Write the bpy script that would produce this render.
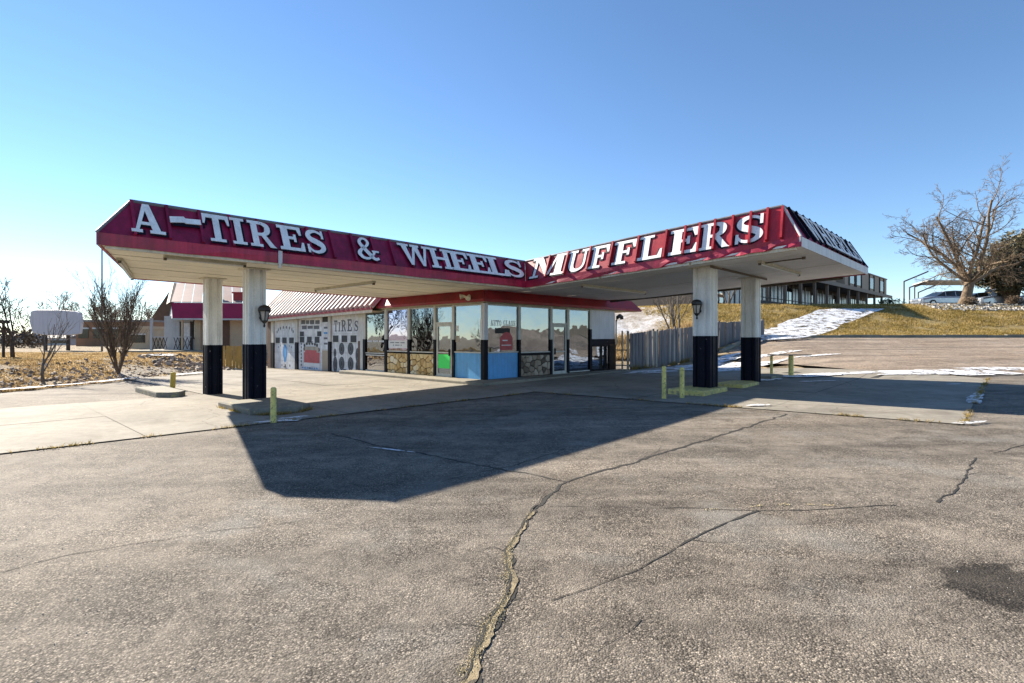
import bpy, bmesh, math, random
from mathutils import Vector, Matrix, noise

R = math.radians
random.seed(7)
sc = bpy.context.scene
for o in list(bpy.data.objects):
    bpy.data.objects.remove(o)

# ------------------------------------------------------------------ camera
CAMZ, FPX, HX, HY = 1.65, 534.0, 512.0, 337.0
cam = bpy.data.cameras.new("camera")
cam.sensor_width = 36.0
cam.lens = FPX / 1024.0 * 36.0
cam.shift_y = (HY - 341.5) / 1024.0
cam.clip_start, cam.clip_end = 0.05, 8000
cam_o = bpy.data.objects.new("camera", cam)
cam_o.location = (0, 0, CAMZ)
cam_o.rotation_euler = (R(90), 0, 0)
sc.collection.objects.link(cam_o)
sc.camera = cam_o

# ------------------------------------------------------------------ sky, sun, exposure
SUN_EL = R(28.6)
SUN_AZ = R(-51.5)               # measured from +Y, negative = to the left
sd = Vector((math.sin(SUN_AZ) * math.cos(SUN_EL), math.cos(SUN_AZ) * math.cos(SUN_EL), math.sin(SUN_EL)))
world = bpy.data.worlds.new("World")
sc.world = world
world.use_nodes = True
wn = world.node_tree
bgn = wn.nodes["Background"]
sky = wn.nodes.new("ShaderNodeTexSky")
sky.sky_type = 'NISHITA'
sky.sun_disc = False
sky.sun_elevation = SUN_EL
sky.sun_rotation = SUN_AZ
sky.altitude = 1800
sky.air_density = 1.0
sky.dust_density = 0.0
sky.ozone_density = 2.0
hs = wn.nodes.new('ShaderNodeHueSaturation')
hs.inputs['Saturation'].default_value = 1.1
wn.links.new(sky.outputs[0], hs.inputs['Color'])
wn.links.new(hs.outputs[0], bgn.inputs[0])
bgn.inputs[1].default_value = 0.08
sl = bpy.data.lights.new("sun", 'SUN')
sl.energy = 5.0
sl.angle = R(0.5)
sl.color = (1.0, 0.90, 0.76)
so = bpy.data.objects.new("sun", sl)
so.rotation_euler = sd.to_track_quat('Z', 'Y').to_euler()
so.location = (-30, 30, 40)
sc.collection.objects.link(so)
sc.view_settings.view_transform = 'Standard'
sc.view_settings.look = 'None'
sc.view_settings.gamma = 1.0
sc.view_settings.use_curve_mapping = False
sc.view_settings.exposure = 1.42

# ------------------------------------------------------------------ frames
TH = R(46.7)
UX, UY = math.cos(TH), math.sin(TH)          # U axis of the station (recedes right)
VX, VY = -math.sin(TH), math.cos(TH)         # V axis (recedes left)
C0 = (-0.99, 19.15)                          # building corner in the world

def s2w(u, v):
    return (C0[0] + u * UX + v * VX, C0[1] + u * UY + v * VY)

def w2s(x, y):
    dx, dy = x - C0[0], y - C0[1]
    return (dx * UX + dy * UY, dx * VX + dy * VY)

def VL(px):                                   # pixel column -> v on the left wall (u = 0)
    k = (px - HX) / FPX
    return (C0[0] - C0[1] * k) / (-VX + VY * k)

def UR(px):                                   # pixel column -> u on the right wall (v = 0)
    k = (px - HX) / FPX
    return (-C0[0] + C0[1] * k) / (UX - UY * k)

def Zs(u, v, py):                             # height of a pixel row at a station point
    return CAMZ + (HY - py) / FPX * s2w(u, v)[1]

def Pw(px, py, Y):
    return Vector(((px - HX) / FPX * Y, Y, CAMZ + (HY - py) / FPX * Y))

def sstep(a, b, x):
    t = max(0.0, min(1.0, (x - a) / (b - a)))
    return t * t * (3 - 2 * t)

def H(x, y):                                  # height of the ground
    z = 0.018 * max(0.0, min(x, 14.0))
    u, v = w2s(x, y)
    z -= 0.0155 * max(0.0, min(v, 20) - 6) * (1 - sstep(0.5, 3.0, u))
    z += 0.80 * sstep(-15.3, -20.5, x) * sstep(4, 11, y)
    m = sstep(8.0, 16.0, x)
    ramp = 1.4 * max(0.0, min(1.0, (y - 18.0) / 16.0)) + 2.75 * sstep(33.6, 47.0, y)
    z += m * ramp
    z += 2.4 * sstep(25, 46, x) * (1 - sstep(20, 34, y)) * sstep(-30, -10, y)
    # bank behind the station
    mb = sstep(-6, 6, x) * (1 - m)
    z += mb * 4.2 * sstep(33.0, 50.0, y)
    z += 6.5 * sstep(50.0, 95.0, y) * sstep(-12, 4, x) * (1 - sstep(22, 34, x))
    return z

# ------------------------------------------------------------------ materials
MATS = {}
def new_mat(name):
    m = bpy.data.materials.new(name)
    m.use_nodes = True
    nt = m.node_tree
    return m, nt, nt.nodes["Principled BSDF"]

def lk(nt, a, b):
    nt.links.new(a, b)

def nz(nt, vec, scale, detail=4, rough=0.6, dist=0.0):
    n = nt.nodes.new("ShaderNodeTexNoise")
    n.inputs["Scale"].default_value = scale
    n.inputs["Detail"].default_value = detail
    n.inputs["Roughness"].default_value = rough
    n.inputs["Distortion"].default_value = dist
    lk(nt, vec, n.inputs["Vector"])
    return n

def ramp(nt, fac, stops):
    r = nt.nodes.new("ShaderNodeValToRGB")
    el = r.color_ramp.elements
    while len(el) > len(stops):
        el.remove(el[-1])
    while len(el) < len(stops):
        el.new(0.5)
    for e, (p, c) in zip(el, stops):
        e.position = p
        e.color = (c[0], c[1], c[2], 1) if hasattr(c, '__len__') else (c, c, c, 1)
    lk(nt, fac, r.inputs[0])
    return r

def mixc(nt, fac, a, b, mode='MIX'):
    m = nt.nodes.new("ShaderNodeMix")
    m.data_type = 'RGBA'
    m.blend_type = mode
    for sock, val in ((m.inputs[0], fac), (m.inputs[6], a), (m.inputs[7], b)):
        if hasattr(val, 'is_linked'):
            lk(nt, val, sock)
        elif hasattr(val, '__len__'):
            sock.default_value = (val[0], val[1], val[2], 1)
        else:
            sock.default_value = val
    return m.outputs[2]

def bump(nt, h, strength, dist, bsdf, prev=None):
    b = nt.nodes.new("ShaderNodeBump")
    b.inputs["Strength"].default_value = strength
    b.inputs["Distance"].default_value = dist
    lk(nt, h, b.inputs["Height"])
    if prev:
        lk(nt, prev, b.inputs["Normal"])
    lk(nt, b.outputs[0], bsdf.inputs["Normal"])
    return b.outputs[0]

def pos(nt):
    g = nt.nodes.new("ShaderNodeNewGeometry")
    return g.outputs["Position"]

def paint(name, col, rough=0.5, var=0.25, scale=3.0, fine=40.0, bmp=0.15, chip=None, chip_at=0.62, metallic=0.0, stretch=None, streak=0.0, spec=0.5, chip_scale=9.0):
    """Worn plain surface: tone drift, fine speckle, optional chips of another colour."""
    m, nt, b = new_mat(name)
    p = pos(nt)
    if stretch:
        mp = nt.nodes.new("ShaderNodeMapping")
        mp.inputs["Scale"].default_value = stretch
        lk(nt, p, mp.inputs["Vector"])
        p = mp.outputs[0]
    n1 = nz(nt, p, scale, 5, 0.65)
    lo = [c * (1 - var) for c in col]
    hi = [min(1, c * (1 + var * 0.6)) for c in col]
    c1 = ramp(nt, n1.outputs[0], [(0.3, lo), (0.7, hi)]).outputs[0]
    n2 = nz(nt, p, fine, 3, 0.7)
    f2 = ramp(nt, n2.outputs[0], [(0.35, 0.82), (0.65, 1.1)]).outputs[0]
    c1 = mixc(nt, 0.5, c1, f2, 'MULTIPLY')
    if streak:
        mp2 = nt.nodes.new("ShaderNodeMapping")
        mp2.inputs["Scale"].default_value = (6, 6, 0.5)
        lk(nt, pos(nt), mp2.inputs["Vector"])
        n4 = nz(nt, mp2.outputs[0], 1.5, 4, 0.7)
        f4 = ramp(nt, n4.outputs[0], [(0.4, 1.0), (0.75, 1 - streak)]).outputs[0]
        c1 = mixc(nt, 1.0, c1, f4, 'MULTIPLY')
    if chip:
        n3 = nz(nt, pos(nt), chip_scale, 6, 0.75)
        f3 = ramp(nt, n3.outputs[0], [(chip_at, 0.0), (chip_at + 0.03, 1.0)]).outputs[0]
        c1 = mixc(nt, f3, c1, chip)
    lk(nt, c1, b.inputs["Base Color"])
    rr = ramp(nt, n1.outputs[0], [(0.2, max(0.05, rough - 0.12)), (0.8, min(1, rough + 0.12))]).outputs[0]
    lk(nt, rr, b.inputs["Roughness"])
    b.inputs["Metallic"].default_value = metallic
    b.inputs["Specular IOR Level"].default_value = spec
    if bmp:
        bump(nt, n2.outputs[0], bmp, 0.01, b)
    MATS[name] = m
    return m

def asphalt(name, tint, dark, light, grain=70.0, patch=0.5, stains=None):
    m, nt, b = new_mat(name)
    p = pos(nt)
    vo = nt.nodes.new("ShaderNodeTexVoronoi")
    vo.inputs["Scale"].default_value = grain
    vo.inputs["Randomness"].default_value = 1.0
    lk(nt, p, vo.inputs["Vector"])
    sep = nt.nodes.new("ShaderNodeSeparateColor")
    lk(nt, vo.outputs["Color"], sep.inputs[0])
    stone = ramp(nt, sep.outputs[0], [(0.0, [dark * c for c in tint]), (0.45, [(dark * 0.5 + light * 0.5) * c for c in tint]),
                                      (0.8, [light * c for c in tint]), (1.0, [light * 1.75 * c for c in tint])]).outputs[0]
    gap = ramp(nt, vo.outputs["Distance"], [(0.25, 1.0), (0.75, 0.32)]).outputs[0]
    c = mixc(nt, 1.0, stone, gap, 'MULTIPLY')
    n0 = nz(nt, p, 22.0, 4, 0.7)
    c = mixc(nt, 0.8, c, ramp(nt, n0.outputs[0], [(0.3, 0.55), (0.7, 1.4)]).outputs[0], 'MULTIPLY')
    # tone drift: wheel-polished and dirty areas stretched along the drive
    mp = nt.nodes.new("ShaderNodeMapping")
    mp.inputs["Scale"].default_value = (0.35, 1.0, 1.0)
    mp.inputs["Rotation"].default_value = (0, 0, R(-18))
    lk(nt, p, mp.inputs["Vector"])
    n1 = nz(nt, mp.outputs[0], 0.55, 6, 0.62, 0.6)
    c = mixc(nt, patch, c, ramp(nt, n1.outputs[0], [(0.28, 0.42), (0.5, 0.95), (0.72, 1.45)]).outputs[0], 'MULTIPLY')
    n2 = nz(nt, p, 0.23, 3, 0.5)
    c = mixc(nt, ramp(nt, n2.outputs[0], [(0.45, 0.0), (0.75, 0.45)]).outputs[0], c, mixc(nt, 1.0, c, (1.12, 1.0, 0.86), 'MULTIPLY'))
    # dust, bare binder and worn pale lanes break the speckle up
    n4 = nz(nt, p, 1.6, 7, 0.68, 1.0)
    c = mixc(nt, ramp(nt, n4.outputs[0], [(0.42, 0.0), (0.66, 0.55)]).outputs[0], c, [light * 0.92 * q for q in tint])
    n6 = nz(nt, p, 3.7, 6, 0.7, 0.7)
    c = mixc(nt, ramp(nt, n6.outputs[0], [(0.50, 0.0), (0.72, 0.6)]).outputs[0], c, [dark * 0.75 * q for q in tint])
    mp5 = nt.nodes.new("ShaderNodeMapping")
    mp5.inputs["Scale"].default_value = (0.16, 1.3, 1.0)
    mp5.inputs["Rotation"].default_value = (0, 0, R(-12))
    lk(nt, p, mp5.inputs["Vector"])
    n7 = nz(nt, mp5.outputs[0], 1.0, 6, 0.65, 0.5)
    c = mixc(nt, 0.75, c, ramp(nt, n7.outputs[0], [(0.32, 0.55), (0.5, 1.0), (0.68, 1.35)]).outputs[0], 'MULTIPLY')
    n8 = nz(nt, p, 0.7, 4, 0.6, 0.5)
    c = mixc(nt, ramp(nt, n8.outputs[0], [(0.55, 0.0), (0.72, 0.30)]).outputs[0], c, (0.30, 0.31, 0.29))
    # oil drips and stains
    n3 = nz(nt, p, 1.1, 6, 0.7, 0.4)
    c = mixc(nt, ramp(nt, n3.outputs[0], [(0.66, 0.0), (0.74, 0.5)]).outputs[0], c, (0.04, 0.037, 0.032))
    b.inputs["Specular IOR Level"].default_value = 0.2
    for (sx, sy, sr) in (stains or []):
        vm = nt.nodes.new("ShaderNodeVectorMath"); vm.operation = 'DISTANCE'
        lk(nt, p, vm.inputs[0]); vm.inputs[1].default_value = (sx, sy, 0.03)
        nn_ = nz(nt, p, 2.2 / sr * 0.6, 10, 0.78, 0.7)
        ma = nt.nodes.new("ShaderNodeMath"); ma.operation = 'MULTIPLY_ADD'
        lk(nt, nn_.outputs[0], ma.inputs[0]); ma.inputs[1].default_value = -1.5 * sr; lk(nt, vm.outputs["Value"], ma.inputs[2])
        f_ = ramp(nt, ma.outputs[0], [(0.0, 0.30), (0.05 * sr, 0.55), (0.14 * sr, 1.0)]).outputs[0]
        c = mixc(nt, 1.0, c, f_, 'MULTIPLY')
    lk(nt, c, b.inputs["Base Color"])
    b.inputs["Roughness"].default_value = 0.85
    inv = nt.nodes.new("ShaderNodeMath"); inv.operation = 'SUBTRACT'
    inv.inputs[0].default_value = 1.0
    lk(nt, vo.outputs["Distance"], inv.inputs[1])
    pr = bump(nt, inv.outputs[0], 0.7, 0.006, b)
    bump(nt, n0.outputs[0], 0.5, 0.012, b, pr)
    MATS[name] = m
    return m

asphalt('asphalt', (1.0, 0.865, 0.70), 0.09, 0.315, 92.0, 0.65, [(3.18, 3.38, 0.46), (3.12, 2.68, 0.2)])
asphalt('asphalt_road', (1.0, 0.80, 0.61), 0.21, 0.45, 40.0, 0.75)

def concrete(name, col, crack=0.6):
    m, nt, b = new_mat(name)
    p = pos(nt)
    n1 = nz(nt, p, 0.5, 6, 0.62, 0.5)
    n2 = nz(nt, p, 5.0, 5, 0.7)
    n3 = nz(nt, p, 90.0, 3, 0.7)
    c = ramp(nt, n1.outputs[0], [(0.3, [x * 0.66 for x in col]), (0.55, col), (0.75, [x * 1.12 for x in col])]).outputs[0]
    c = mixc(nt, 0.45, c, ramp(nt, n2.outputs[0], [(0.3, 0.6), (0.65, 1.15)]).outputs[0], 'MULTIPLY')
    c = mixc(nt, 0.6, c, ramp(nt, n3.outputs[0], [(0.3, 0.7), (0.7, 1.2)]).outputs[0], 'MULTIPLY')
    vo = nt.nodes.new("ShaderNodeTexVoronoi")
    vo.feature = 'DISTANCE_TO_EDGE'
    vo.inputs["Scale"].default_value = 0.33
    wob = nz(nt, p, 1.7, 4, 0.6)
    ad = nt.nodes.new("ShaderNodeMixRGB"); ad.blend_type = 'ADD'; ad.inputs[0].default_value = 0.5
    lk(nt, p, ad.inputs[1]); lk(nt, wob.outputs["Color"], ad.inputs[2])
    lk(nt, ad.outputs[0], vo.inputs["Vector"])
    f = ramp(nt, vo.outputs["Distance"], [(0.0, 1.0), (0.008, 0.0)]).outputs[0]
    fm = nt.nodes.new("ShaderNodeMath"); fm.operation = 'MULTIPLY'; fm.inputs[1].default_value = crack
    lk(nt, f, fm.inputs[0])
    c = mixc(nt, fm.outputs[0], c, (0.10, 0.085, 0.065))
    n5 = nz(nt, p, 0.9, 5, 0.65, 0.8)
    c = mixc(nt, ramp(nt, n5.outputs[0], [(0.52, 0.0), (0.72, 0.55)]).outputs[0], c, (0.13, 0.105, 0.08))
    lk(nt, c, b.inputs["Base Color"])
    b.inputs["Roughness"].default_value = 0.85
    b.inputs["Specular IOR Level"].default_value = 0.2
    bump(nt, n3.outputs[0], 0.3, 0.004, b)
    MATS[name] = m
concrete('concrete', (0.30, 0.275, 0.228))
concrete('concrete_old', (0.30, 0.275, 0.22), 0.3)

def grassy(name, stops, sc1=1.2, sc2=30):
    m, nt, b = new_mat(name)
    p = pos(nt)
    n1 = nz(nt, p, sc1, 6, 0.7, 0.6)
    n2 = nz(nt, p, sc2, 4, 0.75)
    c = ramp(nt, n1.outputs[0], stops).outputs[0]
    c = mixc(nt, 0.75, c, ramp(nt, n2.outputs[0], [(0.3, 0.45), (0.7, 1.4)]).outputs[0], 'MULTIPLY')
    lk(nt, c, b.inputs["Base Color"])
    b.inputs["Roughness"].default_value = 0.95
    bump(nt, n2.outputs[0], 0.9, 0.06, b)
    MATS[name] = m
grassy('dry_ground', [(0.3, (0.14, 0.10, 0.06)), (0.5, (0.30, 0.225, 0.13)), (0.7, (0.42, 0.33, 0.20))])
grassy('hill_grass', [(0.3, (0.17, 0.125, 0.045)), (0.48, (0.33, 0.235, 0.085)), (0.56, (0.26, 0.19, 0.06)), (0.7, (0.50, 0.39, 0.20))], 0.6, 10)
grassy('bank', [(0.30, (0.24, 0.19, 0.14)), (0.46, (0.42, 0.37, 0.31)), (0.58, (0.62, 0.60, 0.58)), (0.75, (0.82, 0.83, 0.86))], 0.5, 6)
grassy('gravel', [(0.3, (0.17, 0.155, 0.135)), (0.6, (0.34, 0.32, 0.29))], 3.0, 9)
grassy('bank_grass', [(0.3, (0.25, 0.17, 0.06)), (0.6, (0.45, 0.33, 0.14))], 0.8, 10)

def blades(name, stops, thin=False, tint=((0.42, 0.40, 0.28), (0.84, 0.82, 0.60), (1.0, 0.97, 0.92), (1.15, 1.08, 1.0))):
    m, nt, b = new_mat(name)
    g = nt.nodes.new("ShaderNodeNewGeometry")
    c = ramp(nt, g.outputs["Random Per Island"], stops).outputs[0]
    lk(nt, c, b.inputs["Base Color"])
    b.inputs["Roughness"].default_value = 0.8
    if thin:
        nzz = nz(nt, g.outputs["Position"], 0.55, 5, 0.65, 0.5)
        c = mixc(nt, 1.0, c, ramp(nt, nzz.outputs[0], [(0.32, tint[0]), (0.46, tint[1]), (0.56, tint[2]), (0.72, tint[3])]).outputs[0], 'MULTIPLY')
        lk(nt, c, b.inputs["Base Color"])
        tl = nt.nodes.new("ShaderNodeBsdfTranslucent")
        lk(nt, c, tl.inputs[0])
        mx = nt.nodes.new("ShaderNodeMixShader"); mx.inputs[0].default_value = 0.5
        lk(nt, b.outputs[0], mx.inputs[1]); lk(nt, tl.outputs[0], mx.inputs[2])
        lk(nt, mx.outputs[0], nt.nodes["Material Output"].inputs[0])
    MATS[name] = m
blades('straw', [(0.0, (0.20, 0.15, 0.075)), (0.4, (0.42, 0.32, 0.17)), (0.8, (0.58, 0.46, 0.27)), (1.0, (0.7, 0.6, 0.42))], True, ((0.36, 0.29, 0.22), (0.72, 0.64, 0.52), (0.95, 0.88, 0.78), (1.1, 1.02, 0.95)))
blades('straw_green', [(0.0, (0.15, 0.125, 0.035)), (0.4, (0.32, 0.235, 0.07)), (0.8, (0.52, 0.385, 0.16)), (1.0, (0.66, 0.53, 0.30))], True)
blades('needles', [(0.0, (0.04, 0.042, 0.018)), (0.5, (0.11, 0.10, 0.045)), (0.85, (0.19, 0.155, 0.075)), (1.0, (0.27, 0.20, 0.11))])
blades('needles_far', [(0.0, (0.02, 0.03, 0.012)), (0.6, (0.05, 0.07, 0.03)), (1.0, (0.10, 0.11, 0.05))])
blades('brown_shrub', [(0.0, (0.05, 0.032, 0.018)), (0.6, (0.13, 0.085, 0.045)), (1.0, (0.22, 0.15, 0.085))])
blades('stone_bits', [(0.0, (0.12, 0.09, 0.065)), (0.35, (0.28, 0.21, 0.15)), (0.7, (0.40, 0.32, 0.24)), (1.0, (0.52, 0.44, 0.35))])
blades('stone_tan', [(0.0, (0.40, 0.25, 0.09)), (0.4, (0.64, 0.45, 0.20)), (0.8, (0.74, 0.58, 0.32)), (1.0, (0.78, 0.68, 0.5))])
blades('rock_bits', [(0.0, (0.11, 0.10, 0.09)), (0.5, (0.30, 0.28, 0.25)), (1.0, (0.55, 0.53, 0.5))])
blades('crack_fill', [(0.0, (0.22, 0.165, 0.08)), (0.5, (0.46, 0.37, 0.20)), (1.0, (0.66, 0.56, 0.36))])

def snowm():
    m, nt, b = new_mat('snow')
    n = nz(nt, pos(nt), 4.0, 6, 0.7)
    lk(nt, ramp(nt, n.outputs[0], [(0.3, (0.55, 0.54, 0.53)), (0.55, (0.82, 0.84, 0.87))]).outputs[0], b.inputs["Base Color"])
    b.inputs["Roughness"].default_value = 0.7
    n2 = nz(nt, pos(nt), 14.0, 4, 0.7)
    bump(nt, n2.outputs[0], 0.8, 0.05, b)
    n3 = nz(nt, pos(nt), 2.2, 9, 0.8, 0.6)
    lk(nt, ramp(nt, n3.outputs[0], [(0.455, 0.0), (0.49, 1.0)]).outputs[0], b.inputs["Alpha"])
    MATS['snow'] = m
snowm()

def barkm(name, a, c2):
    m, nt, b = new_mat(name)
    n = nz(nt, pos(nt), 7.0, 5, 0.7)
    lk(nt, ramp(nt, n.outputs[0], [(0.3, a), (0.7, c2)]).outputs[0], b.inputs["Base Color"])
    b.inputs["Roughness"].default_value = 0.9
    bump(nt, n.outputs[0], 0.8, 0.05, b)
    MATS[name] = m
barkm('bark_tan', (0.08, 0.055, 0.034), (0.25, 0.18, 0.115))
barkm('bark_dark', (0.035, 0.024, 0.016), (0.12, 0.085, 0.055))
barkm('bark_bush', (0.05, 0.034, 0.022), (0.20, 0.14, 0.09))
barkm('bark_grey', (0.09, 0.075, 0.06), (0.2, 0.17, 0.14))

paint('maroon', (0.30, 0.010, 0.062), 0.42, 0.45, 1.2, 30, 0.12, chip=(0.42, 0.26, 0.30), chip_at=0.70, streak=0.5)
paint('maroon_sunny', (0.44, 0.022, 0.036), 0.38, 0.35, 1.2, 30, 0.12, chip=(0.6, 0.38, 0.38), chip_at=0.71, streak=0.4)  # same maroon paint, with the sunlight put into a brighter colour
paint('strip_red', (0.46, 0.015, 0.058), 0.45, 0.45, 1.3, 25, 0.15, chip=(0.5, 0.36, 0.34), chip_at=0.70, streak=0.5)
paint('strip_white', (0.62, 0.60, 0.60), 0.5, 0.2, 2, 25, 0.1, streak=0.25)
paint('band_red', (0.32, 0.022, 0.03), 0.6, 0.35, 1.5, 30, 0.15, chip=(0.45, 0.3, 0.26), chip_at=0.74, streak=0.35)
paint('ridge_metal', (0.20, 0.20, 0.21), 0.45, 0.3, 3, 30, 0.1)
paint('soffit', (0.82, 0.76, 0.60), 0.65, 0.16, 0.8, 20, 0.1, streak=0.0, chip=(0.33, 0.26, 0.17), chip_at=0.74)
paint('soffit_white', (0.78, 0.75, 0.69), 0.65, 0.16, 0.8, 20, 0.1, chip=(0.33, 0.28, 0.22), chip_at=0.74)
paint('trim_cream', (0.68, 0.62, 0.47), 0.6, 0.25, 2, 25, 0.1, streak=0.3)
paint('letter_white', (0.88, 0.88, 0.88), 0.5, 0.15, 4, 40, 0.1, chip=(0.20, 0.18, 0.28), chip_at=0.645, streak=0.2)
paint('navy', (0.004, 0.005, 0.014), 0.55, 0.5, 3, 30, 0.1, chip=(0.34, 0.34, 0.34), chip_at=0.655, spec=0.12, chip_scale=13)
paint('navy_shadow', (0.007, 0.006, 0.018), 0.6, 0.4, 3, 30, 0.1, spec=0.15)
paint('column_white', (0.76, 0.755, 0.72), 0.5, 0.14, 2, 30, 0.1, chip=(0.3, 0.26, 0.2), chip_at=0.77, streak=0.22)
paint('frame_white', (0.58, 0.57, 0.52), 0.5, 0.2, 3, 30, 0.1, streak=0.25)
paint('frame_dark', (0.008, 0.008, 0.012), 0.6, 0.4, 3, 30, 0.1, spec=0.15)
paint('wall_white', (0.62, 0.62, 0.63), 0.6, 0.12, 2, 30, 0.1, streak=0.2)
paint('wall_cream', (0.47, 0.41, 0.29), 0.7, 0.22, 2, 30, 0.15, streak=0.3)
paint('blue_panel', (0.11, 0.40, 0.78), 0.45, 0.2, 1.5, 30, 0.05, chip=(0.3, 0.42, 0.5), chip_at=0.72, streak=0.25)
paint('door_white', (0.74, 0.75, 0.76), 0.55, 0.28, 3, 30, 0.15, chip=(0.3, 0.28, 0.26), chip_at=0.68, streak=0.4)
paint('black_paint', (0.014, 0.014, 0.017), 0.6, 0.4, 6, 40, 0.05)
paint('grey_paint', (0.10, 0.105, 0.12), 0.6, 0.4, 6, 40, 0.05)
paint('red_paint', (0.50, 0.085, 0.09), 0.6, 0.3, 6, 40, 0.05)
paint('sky_paint', (0.07, 0.28, 0.58), 0.6, 0.3, 6, 40, 0.05)
paint('green_sign', (0.04, 0.80, 0.12), 0.5, 0.06, 2, 30, 0.0)
paint('paper', (0.75, 0.75, 0.74), 0.7, 0.08, 3, 30, 0.0)
paint('rib_roof', (0.46, 0.39, 0.38), 0.6, 0.2, 2, 30, 0.1, chip=(0.38, 0.12, 0.11), chip_at=0.72, spec=0.15)  # faded red metal, with its sun glare put into the pale colour
paint('rib_shade', (0.16, 0.105, 0.10), 0.65, 0.2, 2, 30, 0.1, spec=0.1)  # sheet between the ribs, their shade put into the darker colour
paint('house_roof', (0.36, 0.245, 0.22), 0.6, 0.2, 1, 20, 0.1, spec=0.2)
paint('magenta_band', (0.27, 0.009, 0.05), 0.5, 0.2, 1, 20, 0.1)
paint('siding_grey', (0.42, 0.44, 0.46), 0.6, 0.15, 1, 20, 0.1, streak=0.2)
paint('siding_tan', (0.42, 0.34, 0.24), 0.7, 0.15, 1, 20, 0.1)
paint('dark_wood', (0.035, 0.022, 0.016), 0.7, 0.4, 3, 30, 0.2)
paint('brown_wood', (0.11, 0.06, 0.038), 0.7, 0.4, 3, 30, 0.2)
paint('fence_grey', (0.17, 0.16, 0.16), 0.85, 0.35, 2.5, 30, 0.3, stretch=(1, 1, 0.25))
paint('fence_pale', (0.42, 0.37, 0.30), 0.85, 0.35, 2.5, 30, 0.3, stretch=(1, 1, 0.25))
paint('fence_yellow', (0.50, 0.30, 0.075), 0.8, 0.25, 2.5, 30, 0.2, stretch=(1, 1, 0.25))
paint('post_yellow', (0.72, 0.62, 0.20), 0.65, 0.3, 4, 40, 0.2, chip=(0.13, 0.12, 0.06), chip_at=0.56, chip_scale=22)
paint('post_ochre', (0.52, 0.38, 0.06), 0.65, 0.25, 4, 40, 0.2, chip=(0.12, 0.09, 0.06), chip_at=0.62)
paint('kerb_yellow', (0.60, 0.51, 0.17), 0.75, 0.3, 4, 40, 0.3, chip=(0.24, 0.21, 0.16), chip_at=0.54)
paint('island_grey', (0.20, 0.185, 0.15), 0.85, 0.4, 3, 40, 0.3, chip=(0.40, 0.36, 0.13), chip_at=0.58, chip_scale=6)
paint('iron_black', (0.012, 0.012, 0.014), 0.45, 0.4, 6, 40, 0.1)
paint('lamp_glass', (0.35, 0.33, 0.29), 0.25, 0.2, 10, 40, 0.0)
paint('fixture', (0.50, 0.47, 0.36), 0.5, 0.3, 6, 40, 0.1, chip=(0.18, 0.12, 0.08), chip_at=0.64)
paint('fixture_dark', (0.11, 0.085, 0.055), 0.6, 0.4, 6, 40, 0.1)
paint('sign_blank', (0.50, 0.50, 0.56), 0.55, 0.12, 0.6, 20, 0.05, streak=0.2)
paint('brick_wall', (0.28, 0.15, 0.085), 0.85, 0.3, 0.8, 12, 0.2)
paint('mall_siding', (0.36, 0.29, 0.22), 0.8, 0.2, 0.5, 12, 0.2, stretch=(3, 3, 0.2))
paint('pane_pale', (0.50, 0.52, 0.56), 0.2, 0.35, 0.8, 6, 0.0)  # window panes with the reflection of sky and snow put into the colour
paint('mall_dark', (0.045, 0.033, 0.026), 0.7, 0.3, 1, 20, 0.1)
paint('mall_fascia', (0.22, 0.17, 0.13), 0.7, 0.2, 1, 20, 0.1)
paint('steel_brown', (0.085, 0.06, 0.05), 0.6, 0.3, 3, 30, 0.1)
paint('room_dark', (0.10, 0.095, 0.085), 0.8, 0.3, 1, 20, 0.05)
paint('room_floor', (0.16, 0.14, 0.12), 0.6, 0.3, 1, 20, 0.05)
paint('pipe_black', (0.015, 0.015, 0.018), 0.5, 0.3, 4, 30, 0.1)
paint('tyre', (0.018, 0.018, 0.019), 0.8, 0.3, 4, 30, 0.1)
paint('rim', (0.45, 0.45, 0.46), 0.3, 0.2, 4, 30, 0.0, metallic=0.7)
paint('car_silver', (0.36, 0.41, 0.48), 0.25, 0.06, 2, 60, 0.0, metallic=0.5)
paint('car_blue', (0.12, 0.20, 0.36), 0.25, 0.06, 2, 60, 0.0, metallic=0.4)
paint('car_dark', (0.02, 0.025, 0.035), 0.25, 0.06, 2, 60, 0.0, metallic=0.2)
paint('car_grey', (0.32, 0.31, 0.30), 0.3, 0.06, 2, 60, 0.0, metallic=0.3)
paint('car_glass', (0.012, 0.016, 0.02), 0.08, 0.1, 2, 60, 0.0)
paint('lamp_red', (0.4, 0.02, 0.02), 0.3, 0.1, 2, 60, 0.0)
paint('lamp_clear', (0.6, 0.6, 0.6), 0.2, 0.1, 2, 60, 0.0)
paint('crack_dark', (0.030, 0.027, 0.022), 0.95, 0.4, 8, 60, 0.2)
paint('soil', (0.33, 0.26, 0.15), 0.95, 0.6, 14, 120, 0.9, chip=(0.10, 0.085, 0.06), chip_at=0.54, chip_scale=16)
paint('mortar', (0.05, 0.04, 0.03), 0.95, 0.4, 8, 60, 0.2)
paint('stain', (0.045, 0.042, 0.036), 0.7, 0.5, 3, 60, 0.3)
paint('far_white', (0.55, 0.55, 0.54), 0.7, 0.1, 1, 20, 0.0)
paint('far_roof', (0.24, 0.22, 0.21), 0.8, 0.2, 1, 20, 0.0)

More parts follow.
